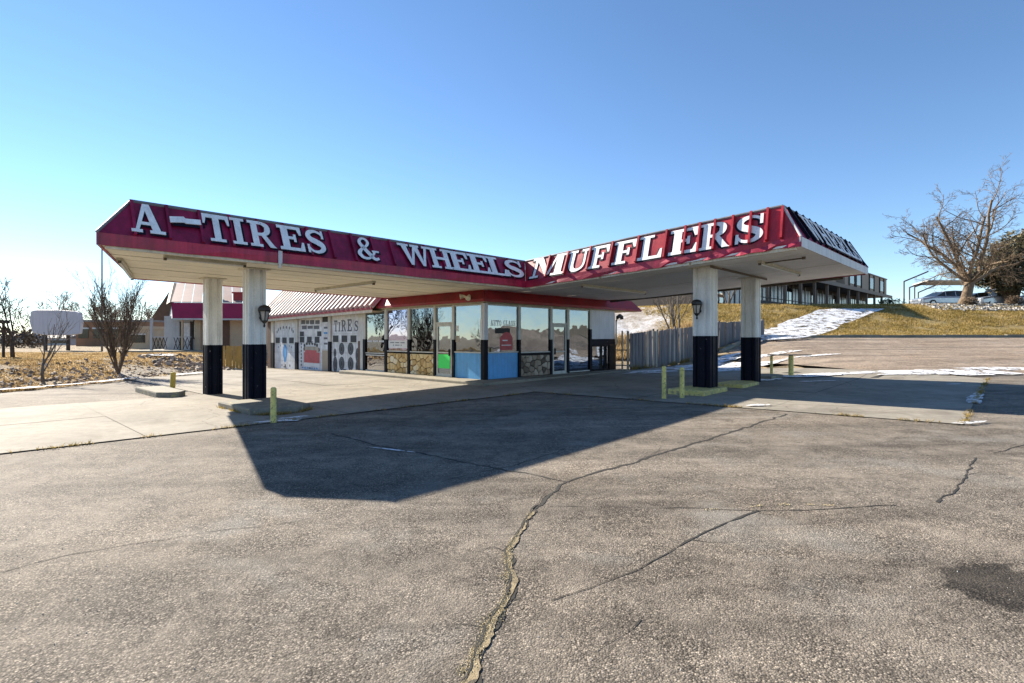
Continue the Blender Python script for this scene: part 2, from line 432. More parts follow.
def glassm(name, tint, refl, fac):
    m, nt, b = new_mat(name)
    nt.nodes.remove(b)
    out = nt.nodes["Material Output"]
    tr = nt.nodes.new("ShaderNodeBsdfTransparent")
    tr.inputs[0].default_value = (*tint, 1)
    gl = nt.nodes.new("ShaderNodeBsdfGlossy")
    gl.inputs["Color"].default_value = (*refl, 1)
    gl.inputs["Roughness"].default_value = 0.01
    n = nz(nt, pos(nt), 1.1, 2, 0.5)
    bp = nt.nodes.new("ShaderNodeBump")
    bp.inputs["Strength"].default_value = 0.16
    bp.inputs["Distance"].default_value = 0.05
    lk(nt, n.outputs[0], bp.inputs["Height"])
    lk(nt, bp.outputs[0], gl.inputs["Normal"])
    mx = nt.nodes.new("ShaderNodeMixShader")
    mx.inputs[0].default_value = fac
    lk(nt, tr.outputs[0], mx.inputs[1]); lk(nt, gl.outputs[0], mx.inputs[2])
    lk(nt, mx.outputs[0], out.inputs[0])
    MATS[name] = m
glassm('glass', (0.34, 0.36, 0.38), (0.70, 0.80, 0.92), 0.31)
glassm('glass_violet', (0.30, 0.30, 0.40), (0.70, 0.70, 1.0), 0.5)
glassm('glass_far', (0.35, 0.37, 0.38), (0.9, 0.88, 0.86), 0.45)

# ------------------------------------------------------------------ mesh building
COL = sc.collection
BASE = {}       # object name -> (rotation angle, base point) of the thing it belongs to

class MB:
    def __init__(self):
        self.v, self.f = [], []
    def add(self, verts, faces):
        n = len(self.v)
        self.v += [tuple(p) for p in verts]
        self.f += [tuple(i + n for i in f) for f in faces]
        return self
    def box(self, x0, x1, y0, y1, z0, z1):
        return self.add([(x0, y0, z0), (x1, y0, z0), (x1, y1, z0), (x0, y1, z0), (x0, y0, z1), (x1, y0, z1), (x1, y1, z1), (x0, y1, z1)],
                        [(3, 2, 1, 0), (4, 5, 6, 7), (0, 1, 5, 4), (1, 2, 6, 5), (2, 3, 7, 6), (3, 0, 4, 7)])
    def hexa(self, a, b):                       # two matching quads -> closed solid
        return self.add(list(a) + list(b), [(3, 2, 1, 0), (4, 5, 6, 7), (0, 1, 5, 4), (1, 2, 6, 5), (2, 3, 7, 6), (3, 0, 4, 7)])
    def prism(self, poly, frame, c0, c1):       # frame: function (a,b,c)->xyz
        n = len(poly)
        vs = [frame(a, b, c0) for a, b in poly] + [frame(a, b, c1) for a, b in poly]
        fs = [tuple(range(n - 1, -1, -1)), tuple(range(n, 2 * n))]
        fs += [(i, (i + 1) % n, n + (i + 1) % n, n + i) for i in range(n)]
        return self.add(vs, fs)
    def tube(self, pts, rad, n=6, cap=True):
        pts = [Vector(p) for p in pts]
        rings = []
        for i, p in enumerate(pts):
            d = (pts[min(i + 1, len(pts) - 1)] - pts[max(i - 1, 0)])
            if d.length < 1e-9:
                d = Vector((0, 0, 1))
            d.normalize()
            a = d.orthogonal() if abs(d.z) > 0.9 else d.cross(Vector((0, 0, 1)))
            a.normalize()
            b = d.cross(a)
            r = rad[i] if hasattr(rad, '__len__') else rad
            rings.append([p + (a * math.cos(2 * math.pi * k / n) + b * math.sin(2 * math.pi * k / n)) * r for k in range(n)])
        vs = [q for rg in rings for q in rg]
        fs = []
        for i in range(len(pts) - 1):
            for k in range(n):
                fs.append((i * n + k, i * n + (k + 1) % n, (i + 1) * n + (k + 1) % n, (i + 1) * n + k))
        if cap:
            fs.append(tuple(range(n - 1, -1, -1)))
            fs.append(tuple((len(pts) - 1) * n + k for k in range(n)))
        return self.add(vs, fs)
    def mesh(self, name, mat, off=(0, 0, 0), smooth=False):
        me = bpy.data.meshes.new(name)
        me.from_pydata([(p[0] - off[0], p[1] - off[1], p[2] - off[2]) for p in self.v], [], self.f)
        me.materials.append(MATS[mat])
        if smooth:
            me.polygons.foreach_set('use_smooth', [True] * len(me.polygons))
        me.update()
        return me

def tag(o, label=None, cat=None, group=None, kind=None):
    if label: o['label'] = label
    if cat: o['category'] = cat
    if group: o['group'] = group
    if kind: o['kind'] = kind
    return o

def place(o, base, st):
    """base is given in station or world coordinates"""
    if st:
        x, y = s2w(base[0], base[1])
        o.location = (x, y, base[2])
        o.rotation_euler = (0, 0, TH)
    else:
        o.location = base
    BASE[o.name] = tuple(base)

def thing(name, label, cat, base, st=True, group=None):
    o = bpy.data.objects.new(name, None)
    COL.objects.link(o)
    o.empty_display_size = 0.2
    place(o, base, st)
    return tag(o, label, cat, group)

def part(parent, name, mb, mat, label=None, smooth=False, bevel=0.0):
    b = BASE[parent.name]
    o = bpy.data.objects.new(name, mb.mesh(name, mat, b, smooth))
    COL.objects.link(o)
    o.parent = parent
    BASE[o.name] = b
    if label: o['label'] = label
    if bevel:
        md = o.modifiers.new("bevel", 'BEVEL'); md.width = bevel; md.segments = 2; md.limit_method = 'ANGLE'
    return o

def solid(name, mb, mat, label, cat, base, st=True, group=None, smooth=False, bevel=0.0):
    o = bpy.data.objects.new(name, mb.mesh(name, mat, base, smooth))
    COL.objects.link(o)
    place(o, base, st)
    if bevel:
        md = o.modifiers.new("bevel", 'BEVEL'); md.width = bevel; md.segments = 2; md.limit_method = 'ANGLE'
    return tag(o, label, cat, group)

def setting(name, mb, mat, kind='structure', label=None, smooth=False, parent=None):
    o = bpy.data.objects.new(name, mb.mesh(name, mat, (0, 0, 0), smooth))
    COL.objects.link(o)
    BASE[o.name] = (0, 0, 0)
    if parent:
        o.parent = parent
    else:
        o['kind'] = kind
    if label: o['label'] = label
    return o

def copy_part(o, parent, loc):
    c = o.copy()
    COL.objects.link(c)
    c.parent = parent
    c.location = loc
    return c

def sheet(poly, off, step=1.5, hf=None):
    """polygon (world xy) draped over the ground"""
    bm = bmesh.new()
    bm.faces.new([bm.verts.new((x, y, 0)) for x, y in poly])
    xs = [p[0] for p in poly]; ys = [p[1] for p in poly]
    x = math.floor(min(xs) / step) * step + step
    while x < max(xs):
        bmesh.ops.bisect_plane(bm, geom=bm.verts[:] + bm.edges[:] + bm.faces[:], plane_co=(x, 0, 0), plane_no=(1, 0, 0)); x += step
    y = math.floor(min(ys) / step) * step + step
    while y < max(ys):
        bmesh.ops.bisect_plane(bm, geom=bm.verts[:] + bm.edges[:] + bm.faces[:], plane_co=(0, y, 0), plane_no=(0, 1, 0)); y += step
    bmesh.ops.triangulate(bm, faces=bm.faces[:])
    bm.normal_update()
    mb = MB()
    bm.verts.index_update()
    bm.faces.ensure_lookup_table()
    flip = bm.faces[0].normal.z < 0 if len(bm.faces) else False
    hf = hf or H
    mb.add([(q.co.x, q.co.y, hf(q.co.x, q.co.y) + off) for q in bm.verts],
           [tuple(w.index for w in (reversed(f.verts) if flip else f.verts)) for f in bm.faces])
    bm.free()
    return mb

def rect_s(u0, u1, v0, v1):
    return [s2w(u0, v0), s2w(u1, v0), s2w(u1, v1), s2w(u0, v1)]

# ------------------------------------------------------------------ terrain and paving
LOT = [(-15.3, -40), (25, -40), (25.5, 0), (26, 18.4), (18, 18.9), (13.2, 20.4), (9.5, 24), (6.9, 25.6), (5.0, 38), (-16.2, 38), (-15.3, 24)]
def inside(poly, x, y, grow=0.0):
    c = False
    n = len(poly)
    for i in range(n):
        x1, y1 = poly[i]; x2, y2 = poly[(i + 1) % n]
        if (y1 > y) != (y2 > y) and x < (x2 - x1) * (y - y1) / (y2 - y1) + x1:
            c = not c
    return c
ROAD = [(60, 18.2), (26, 18.4), (18, 18.9), (13.2, 20.4), (11.4, 25), (12.2, 30.2), (15.5, 33.3), (60, 33.6)]

def axis(lo, hi, step, far):
    a = []
    x = lo
    while x <= hi + 1e-6:
        a.append(x); x += step
    d = step
    while a[-1] < far:
        d *= 1.6; a.append(a[-1] + d)
    d = step
    while a[0] > -far:
        d *= 1.6; a.insert(0, a[0] - d)
    return a
ax = axis(-60, 70, 1.0, 3500)
ay = axis(-30, 110, 1.0, 3500)
mb = MB()
vv = []
for y in ay:
    for x in ax:
        z = H(max(-200, min(x, 250)), max(-60, min(y, 300)))
        if inside(LOT, x, y) or inside(ROAD, x, y):
            z -= 0.3
        else:
            z += 0.05 * noise.noise((x * 0.7, y * 0.7, 0)) if (x < -16 or y > 36) else 0
        vv.append((x, y, z))
nx = len(ax)
mb.add(vv, [(j * nx + i, j * nx + i + 1, (j + 1) * nx + i + 1, (j + 1) * nx + i) for j in range(len(ay) - 1) for i in range(nx - 1)])
ground = setting('ground', mb, 'dry_ground')
asphalt_lot = setting('asphalt_lot', sheet(LOT, 0.0, 2.0), 'asphalt')
road = setting('driveway', sheet(ROAD, 0.006, 1.0), 'asphalt_road')

# concrete apron of separate slabs
apron = setting('concrete_apron', sheet(rect_s(-1.25, 10.65, -13.15, -3.55), 0.004, 2.0), 'crack_dark')
def slabs(u0, u1, v0, v1, nu, nv, mat='concrete'):
    for i in range(nu):
        for j in range(nv):
            a0 = u0 + (u1 - u0) * i / nu; a1 = u0 + (u1 - u0) * (i + 1) / nu
            b0 = v0 + (v1 - v0) * j / nv; b1 = v0 + (v1 - v0) * (j + 1) / nv
            g = 0.006
            setting('concrete_slab', sheet(rect_s(a0 + g, a1 - g, b0 + g, b1 - g), 0.016 + random.uniform(-0.004, 0.006), 2.0), mat, parent=apron)
slabs(-1.3, 10.7, -13.2, -3.5, 3, 3)
slabs(0.0, 10.7, -3.5, -0.72, 3, 1)
slabs(-22, 0.0, -3.5, 3.0, 6, 2)
slabs(-8.2, -0.72, 3.0, 20.5, 2, 5)
slabs(-0.72, 0.0, -0.72, 0.0, 1, 1)

# raised walk along both shop fronts
mb = MB()
mb.box(-0.95, 0.0, -0.95, 8.6, -0.08, 0.12)
mb.box(0.002, 9.4, -0.95, 0.0, -0.08, 0.1195)
walk = bpy.data.objects.new('pavement', mb.mesh('pavement', 'concrete_old', (0, 0, 0)))
COL.objects.link(walk)
place(walk, (0, 0, 0.0), True)
walk['kind'] = 'structure'
md = walk.modifiers.new("bevel", 'BEVEL'); md.width = 0.03; md.segments = 2

# kerb along the top of the driveway
kerb_pts = [(12.0, 30.4), (15.4, 33.45), (22, 33.7), (30, 33.7), (40, 33.7), (60, 33.7)]
mb = MB()
fine = []
for (a, b) in zip(kerb_pts, kerb_pts[1:]):
    n = max(2, int(math.dist(a, b) / 1.2))
    for i in range(n):
        fine.append((a[0] + (b[0] - a[0]) * i / n, a[1] + (b[1] - a[1]) * i / n))
fine.append(kerb_pts[-1])
for (a, b) in zip(fine, fine[1:]):
    d = Vector((b[0] - a[0], b[1] - a[1])).normalized()
    nn = Vector((-d.y, d.x)) * 0.22
    g = d * 0.015
    za, zb = H(*a), H(*b)
    h = 0.16 + random.uniform(-0.03, 0.02)
    lo = [(a[0] + g.x, a[1] + g.y, za - 0.1), (b[0] - g.x, b[1] - g.y, zb - 0.1), (b[0] - g.x + nn.x, b[1] - g.y + nn.y, zb - 0.1), (a[0] + g.x + nn.x, a[1] + g.y + nn.y, za - 0.1)]
    mb.hexa(lo, [(p[0], p[1], p[2] + 0.1 + h) for p in lo])
setting('kerb', mb, 'concrete_old')

# grassed slope, gravel bed and bank sheets
setting('grass_slope', sheet([(15.3, 33.9), (60, 34.1), (60, 48.5), (11.5, 48.5), (9.2, 38), (11.5, 30.8)], 0.05, 1.0), 'hill_grass')
setting('gravel_bed', sheet([(36, 43.5), (44, 41.6), (60, 41), (60, 56), (35, 56), (33.5, 47)], 0.09, 1.0), 'gravel')
setting('parking_lot', sheet([(60, 48.6), (60, 130), (45, 130), (24, 66), (18, 48.6)], 0.04, 3.0), 'asphalt_road')
setting('bank_slope', sheet([(-8, 36.5), (11, 36.5), (14, 48.3), (22, 49.5), (27, 67), (34, 100), (-12, 100)], 0.08, 1.5), 'bank')
setting('bank_verge', sheet([(4, 34), (9.0, 34), (14.0, 38.6), (4, 39.2)], 0.12, 1.0), 'bank_grass')

def blob(cx, cy, rx, ry, rot, seed, n=28, rough=0.5):
    pts = []
    for k in range(n):
        a = 2 * math.pi * k / n
        f = 1 + rough * (noise.noise((math.cos(a) * 1.3 + seed * 3.1, math.sin(a) * 1.3, seed)) + 0.6 * noise.noise((math.cos(a) * 3.5, math.sin(a) * 3.5 + seed, 5)))
        x, y = rx * f * math.cos(a), ry * f * math.sin(a)
        pts.append((cx + x * math.cos(rot) - y * math.sin(rot), cy + x * math.sin(rot) + y * math.cos(rot)))
    return pts

def snow_patch(pts, off, label):
    o = setting('snow', sheet(pts, off, 0.7), 'snow', 'stuff', label)
def gpx(px, py, z=0.0):
    Y = (CAMZ - z) * FPX / (py - HY)
    return ((px - HX) / FPX * Y, Y)

# snow along the foot of the fence and across the back of the apron
for i, (px, py, rx, ry, rot, z) in enumerate([
        (655, 372, 1.6, 0.7, 0.6, 0.12), (690, 368, 2.2, 1.0, 0.6, 0.15), (735, 369, 2.4, 1.3, 0.4, 0.2), (725, 361, 1.6, 0.9, 0.6, 0.4),
        (800, 376, 1.7, 0.5, 0.1, 0.24), (838, 375, 1.9, 0.32, 0.0, 0.26), (880, 374.5, 2.2, 0.3, 0.0, 0.28),
        (925, 375, 1.8, 0.3, 0.0, 0.3), (968, 374, 1.7, 0.62, -0.1, 0.32), (1010, 372, 2.2, 0.35, 0.0, 0.34), (770, 364, 1.8, 0.4, 0.2, 0.3), (812, 366, 1.5, 0.18, 0, 0.3),
        (738, 386.5, 0.55, 0.2, 0.7, 0.12), (818, 381.5, 0.7, 0.16, 0.1, 0.2), (768, 381, 0.7, 0.3, 0.6, 0.15),
        (975, 400, 0.16, 1.2, -0.75, 0.18), (968, 425.0, 0.36, 0.09, 0.2, 0.13), (758, 406.5, 0.28, 0.1, 0.2, 0.1),
        (955, 386.5, 0.25, 0.06, 0, 0.2)]):
    x, y = gpx(px, py, z)
    snow_patch(blob(x, y, rx, ry, rot, i), 0.034 + 0.003 * (i % 5), 'patch of old snow on the paving behind the right canopy')
# snowy path up the grass slope
sp = []
for px, py in [(744, 346), (800, 339), (842, 324), (886, 309.5), (846, 308.5), (818, 310), (795, 319), (768, 329), (744, 334)]:
    # find where the ray meets the slope
    Y = 22.0
    while Y < 60:
        if CAMZ + (HY - py) / FPX * Y <= H((px - HX) / FPX * Y, Y) + 0.1:
            break
        Y += 0.1
    sp.append(((px - HX) / FPX * Y, Y))
big = []
for i in range(len(sp)):
    a, b = sp[i], sp[(i + 1) % len(sp)]
    for k in range(5):
        t = k / 5
        x, y = a[0] + (b[0] - a[0]) * t, a[1] + (b[1] - a[1]) * t
        big.append((x + 0.35 * noise.noise((x, y, 1)), y + 0.5 * noise.noise((x, y, 9))))
snow_patch(big, 0.14, 'wide tongue of snow running up the grass slope')
# snow at the foot of the left mound
for i, (px, py, rx, ry) in enumerate([(8, 390.5, 0.5, 0.16), (40, 387.5, 0.9, 0.16), (80, 384, 1.4, 0.14), (108, 380.5, 1.0, 0.14), (125, 378.5, 0.6, 0.2), (190, 372.5, 1.2, 0.32), (160, 366, 1.1, 0.5), (28, 389, 0.4, 0.2)]):
    x, y = gpx(px, py, 0.0)
    snow_patch(blob(x, y, rx, ry, 1.45, 30 + i), 0.09, 'thin strip of snow along the foot of the dry mound')
for i, (px, py, s) in enumerate([(282, 421.5, 0.42), (240, 424, 0.0), (297, 418, 0.3)]):
    if s:
        x, y = gpx(px, py, 0.0)
        snow_patch(blob(x, y, s, 0.12, 0.5, 50 + i), 0.022, 'sliver of snow beside the left front pump island')
x, y = gpx(390, 450); snow_patch(blob(x, y, 0.34, 0.03, -0.45, 71), 0.012, 'sliver of snow lying in the asphalt crack in the shade')

# ------------------------------------------------------------------ cracks and stains on the asphalt
def crack(pxpts, w0, w1, mat, off, jag=0.05, seed=0, sub=0.05):
    """ribbon along a pixel path, resampled every `sub` metres on the ground, wandering and uneven in width"""
    rnd = random.Random(seed)
    pts = [Vector(gpx(*p)) for p in pxpts]
    raw = [pts[0]]
    for a, b in zip(pts, pts[1:]):
        m = max(1, int((b - a).length / sub))
        for k in range(1, m + 1): raw.append(a + (b - a) * (k / m))
    for _ in range(2):
        raw = [raw[0]] + [(raw[i - 1] + raw[i] * 2 + raw[i + 1]) / 4 for i in range(1, len(raw) - 1)] + [raw[-1]]
    line = raw
    n = len(line)
    mb = MB()
    L, Rr = [], []
    for i, p in enumerate(line):
        d = (line[min(i + 1, n - 1)] - line[max(i - 1, 0)]).normalized()
        nn = Vector((-d.y, d.x))
        w = (w0 + (w1 - w0) * i / (n - 1)) * 0.5
        wl = w * max(.12, 0.75 + 1.1 * noise.noise((p.x * 6 + seed, p.y * 6, 1)) + rnd.uniform(-.12, .12))
        wr = w * max(.12, 0.75 + 1.1 * noise.noise((p.x * 6 + seed, p.y * 6, 5)) + rnd.uniform(-.12, .12))
        c = p + nn * (noise.noise((p.x * 5, p.y * 5, 2.5)) * 1.5 + rnd.uniform(-.25, .25)) * jag
        for lst, q in ((L, c + nn * wl), (Rr, c - nn * wr)):
            lst.append((q.x, q.y, H(q.x, q.y) + off))
    mb.add(L + Rr, [(i, n + i, n + i + 1, i + 1) for i in range(n - 1)])
    return mb, line
MAIN = [(458, 690), (478, 655), (492, 628), (508, 600), (512, 575), (510, 552), (514, 543), (534, 512), (548, 495), (566, 483)]
setting('crack', crack(MAIN, 0.085, 0.045, 'crack_dark', 0.004, 0.03, 1, 0.035)[0], 'crack_dark', parent=asphalt_lot)
fmb, fline = crack(MAIN[:8], 0.075, 0.030, 'crack_fill', 0.0075, 0.03, 21, 0.035)
setting('crack_soil', fmb, 'soil', parent=asphalt_lot)
setting('crack', crack([(455, 690), (474, 655), (488, 628), (505, 600), (509, 575), (506, 552), (511, 543), (531, 512), (545, 495)], 0.022, 0.016, 'crack_dark', 0.0105, 0.02, 31, 0.03)[0], 'crack_dark', parent=asphalt_lot)
for k_, q_ in enumerate([[(508, 600), (530, 596), (549, 600)], [(510, 552), (494, 548), (480, 551)], [(690, 543), (712, 548), (735, 546)], [(640, 463), (655, 455), (664, 446)], [(492, 628), (470, 622), (452, 625)], [(967, 484), (985, 480), (1000, 483)]]):
    setting('crack', crack(q_, 0.012, 0.003, 'crack_dark', 0.0045, 0.025, 40 + k_, 0.03)[0], 'crack_dark', parent=asphalt_lot)
setting('crack', crack([(566, 483), (600, 473), (640, 463), (690, 448), (745, 432), (787, 419)], 0.05, 0.05, 'crack_dark', 0.004, 0.03, 2)[0], 'crack_dark', parent=asphalt_lot)
setting('crack', crack([(566, 483), (530, 474), (505, 470), (470, 464), (430, 455), (380, 446), (330, 434)], 0.03, 0.06, 'crack_dark', 0.004, 0.03, 3)[0], 'crack_dark', parent=asphalt_lot)
setting('crack', crack([(552, 602), (590, 590), (620, 580), (645, 568), (690, 543), (725, 527), (758, 515)], 0.010, 0.028, 'crack_dark', 0.004, 0.012, 4)[0], 'crack_dark', parent=asphalt_lot)
setting('crack', crack([(550, 507), (620, 509), (700, 512), (770, 516), (850, 514), (895, 512)], 0.008, 0.02, 'crack_dark', 0.004, 0.012, 5)[0], 'crack_dark', parent=asphalt_lot)
setting('crack', crack([(937, 510), (955, 498), (967, 484), (974, 466)], 0.03, 0.02, 'crack_dark', 0.004, 0.02, 6)[0], 'crack_dark', parent=asphalt_lot)
setting('crack', crack([(993, 462), (1024, 454)], 0.015, 0.02, 'crack_dark', 0.004, 0.02, 8)[0], 'crack_dark', parent=asphalt_lot)
setting('crack', crack([(440, 482), (470, 474), (505, 468), (560, 452)], 0.012, 0.02, 'crack_dark', 0.004, 0.02, 9)[0], 'crack_dark', parent=asphalt_lot)
setting('crack', crack([(0, 572), (60, 557), (130, 545), (210, 532), (300, 522)], 0.012, 0.006, 'crack_dark', 0.004, 0.02, 10)[0], 'crack_dark', parent=asphalt_lot)
setting('crack', crack([(600, 650), (615, 640), (632, 632), (640, 622)], 0.004, 0.009, 'crack_dark', 0.004, 0.008, 12)[0], 'crack_dark', parent=asphalt_lot)
# loose dry debris filling the main crack
rnd = random.Random(5)
mb = MB()
for p in range(5000):
    i = rnd.randrange(len(fline) - 1)
    t = rnd.random()
    q = fline[i] + (fline[i + 1] - fline[i]) * t
    prog = (i + t) / len(fline)
    w = 0.105 * (1 - 0.55 * prog) * (0.35 + 0.9 * abs(noise.noise((q.x * 2.1, q.y * 2.1, 2))) * 2)
    x = q.x + rnd.gauss(0, w * 0.33) - 0.02; y = q.y + rnd.gauss(0, w * 0.25)
    if noise.noise((q.x * 3.0, q.y * 3.0, 7)) + 0.5 * noise.noise((x * 9, y * 9, 3)) < rnd.uniform(-.35, .12): continue
    s = rnd.uniform(0.002, 0.007)
    z = H(x, y) + 0.007
    a = rnd.random() * 6.28
    mb.add([(x + s * math.cos(a + k * 2.1), y + s * math.sin(a + k * 2.1), z) for k in range(3)] + [(x, y, z + s * rnd.uniform(0.4, 1.2))],
           [(0, 1, 3), (1, 2, 3), (2, 0, 3)])
deb = setting('dry_debris', mb, 'crack_fill', 'stuff', 'dry tan debris filling the long crack in the asphalt')
# dots of debris in the long seam
mb = MB()
for p in range(420):
    t = rnd.random()
    if noise.noise((t * 14, 0, 4)) < 0.05: continue
    px = 690 + t * 205; py = 512 + 2.2 * math.sin(px * 0.03) + rnd.gauss(0, 0.5)
    x, y = gpx(px, py); s = rnd.uniform(0.004, 0.010); z = H(x, y) + 0.005; a = rnd.random() * 6
    mb.add([(x + s * math.cos(a + k * 2.1), y + s * math.sin(a + k * 2.1), z) for k in range(3)] + [(x, y, z + s * 0.7)], [(0, 1, 3), (1, 2, 3), (2, 0, 3)])
setting('dry_debris', mb, 'crack_fill', 'stuff', 'specks of dry debris along the thin seam in the asphalt')
# ------------------------------------------------------------------ sign lettering (slab serif built from strokes)
def smooth_path(pts, n=6):
    out = []
    P = [pts[0]] + list(pts) + [pts[-1]]
    for i in range(1, len(P) - 2):
        p0, p1, p2, p3 = P[i - 1], P[i], P[i + 1], P[i + 2]
        for k in range(n):
            t = k / n
            out.append(tuple(0.5 * ((2 * b) + (-a + c) * t + (2 * a - 5 * b + 4 * c - d) * t * t + (-a + 3 * b - 3 * c + d) * t ** 3)
                             for a, b, c, d in zip(p0, p1, p2, p3)))
    out.append(tuple(pts[-1]))
    return out

def ribbon(pts, n=6):
    """pts: (x, y, width) -> list of quads along the smoothed path"""
    P = smooth_path(pts, n)
    L, Q = [], []
    for i, (x, y, w) in enumerate(P):
        a = P[max(i - 1, 0)]; b = P[min(i + 1, len(P) - 1)]
        dx, dy = b[0] - a[0], b[1] - a[1]
        l = math.hypot(dx, dy) or 1
        L.append((x - dy / l * w / 2, y + dx / l * w / 2)); Q.append((x + dy / l * w / 2, y - dx / l * w / 2))
    return ('strip', L, Q)

def rc(x0, y0, x1, y1):
    return ('poly', [(x0, y0), (x1, y0), (x1, y1), (x0, y1)])
def pg(*p):
    return ('poly', list(p))

S_ = 0.10
def glyph(ch):
    if ch == 'I': return 0.52, [rc(.14, 0, .38, 1), rc(0, 0, .52, S_), rc(0, 1 - S_, .52, 1)]
    if ch == 'T': return 0.98, [rc(.37, 0, .61, 1), rc(.2, 0, .78, S_), rc(0, .86, .98, 1), pg((0, .64), (.07, .64), (.14, .88), (0, .88)), pg((.91, .64), (.98, .64), (.98, .88), (.84, .88))]
    if ch in 'EF':
        g = [rc(.12, 0, .37, 1), rc(0, .88, .86, 1), pg((.78, .66), (.86, .66), (.86, .9), (.70, .9)), rc(.34, .46, .62, .57), rc(.55, .36, .64, .67)]
        if ch == 'E': g += [rc(0, 0, .9, .12), pg((.74, .1), (.9, .1), (.9, .36), (.83, .36))]
        else: g += [rc(0, 0, .54, S_)]
        return 0.9, g
    if ch == 'L': return 0.88, [rc(.14, 0, .39, 1), rc(0, .9, .54, 1), rc(0, 0, .88, .12), pg((.72, .1), (.88, .1), (.88, .38), (.81, .38))]
    if ch == 'H': return 1.1, [rc(.12, 0, .35, 1), rc(.75, 0, .98, 1), rc(.3, .45, .8, .57), rc(0, 0, .46, S_), rc(0, .9, .46, 1), rc(.64, 0, 1.1, S_), rc(.64, .9, 1.1, 1)]
    if ch == 'A': return 1.12, [pg((.10, 0), (.22, 0), (.54, .86), (.54, 1), (.44, 1)), pg((.72, 0), (1.0, 0), (.66, 1), (.44, 1)), rc(.26, .27, .80, .37), rc(0, 0, .36, S_), rc(.60, 0, 1.12, S_)]
    if ch == 'W': return 1.5, [pg((.12, 1), (.38, 1), (.56, 0), (.44, 0)), pg((.44, 0), (.56, 0), (.82, .92), (.70, .92)), pg((.68, 1), (.92, 1), (1.12, 0), (1.0, 0)), pg((1.0, 0), (1.12, 0), (1.40, 1), (1.28, 1)), rc(0, .9, .5, 1), rc(.58, .9, 1.0, 1), rc(1.16, .9, 1.5, 1)]
    if ch == 'M': return 1.4, [rc(.12, 0, .22, 1), pg((.14, 1), (.40, 1), (.78, .1), (.66, 0)), pg((.66, 0), (.78, .1), (1.06, 1), (.98, 1)), rc(1.0, 0, 1.26, 1), rc(0, 0, .36, S_), rc(.86, 0, 1.4, S_), rc(0, .9, .4, 1), rc(.96, .9, 1.4, 1)]
    if ch == 'U': return 1.08, [ribbon([(.24, .98, .24), (.24, .6, .24), (.24, .32, .24), (.34, .12, .19), (.56, .06, .12), (.78, .16, .10), (.86, .36, .10), (.86, .7, .10), (.86, .98, .10)]), rc(0, .9, .48, 1), rc(.68, .9, 1.08, 1)]
    if ch == 'R': return 1.06, [rc(.12, 0, .37, 1), rc(0, 0, .5, S_), rc(0, .9, .5, 1), ribbon([(.34, .94, .11), (.58, .93, .12), (.76, .84, .2), (.79, .72, .24), (.74, .59, .2), (.58, .5, .12), (.34, .49, .11)]),
                                 pg((.46, .5), (.66, .5), (.98, .06), (1.06, 0), (.80, 0), (.74, .08))]
    if ch == 'S': return 0.9, [ribbon([(.78, .72, .05), (.70, .86, .09), (.48, .94, .11), (.24, .87, .17), (.17, .72, .2), (.27, .58, .22), (.48, .49, .24), (.68, .38, .23), (.73, .24, .2), (.62, .11, .15), (.42, .06, .11), (.22, .12, .09), (.12, .28, .05)]),
                                rc(.73, .64, .82, .99), rc(.06, .01, .15, .36)]
    if ch == '&': return 1.0, [ribbon([(.92, .10, .10), (.74, .05, .13), (.58, .22, .17), (.34, .54, .17), (.22, .76, .14), (.32, .93, .10), (.50, .93, .10), (.58, .78, .12), (.48, .62, .10), (.26, .46, .11), (.12, .26, .17), (.24, .08, .13), (.46, .06, .10), (.66, .20, .09), (.80, .40, .09)]),
                                rc(.68, .36, .98, .44)]
    if ch == 'O': return 0.9, [ribbon([(.45, .95, .1), (.2, .85, .14), (.1, .5, .18), (.2, .15, .14), (.45, .05, .1), (.7, .15, .14), (.8, .5, .18), (.7, .85, .14), (.45, .95, .1)])]
    if ch == 'G': return 0.95, [ribbon([(.78, .78, .08), (.6, .93, .1), (.4, .94, .1), (.18, .8, .16), (.1, .5, .2), (.2, .18, .16), (.45, .06, .1), (.75, .14, .1)]), rc(.66, .1, .82, .5), rc(.52, .42, .9, .5)]
    if ch == '-': return 1.0, [rc(0, .44, 1, .62)]
    return 0.5, []

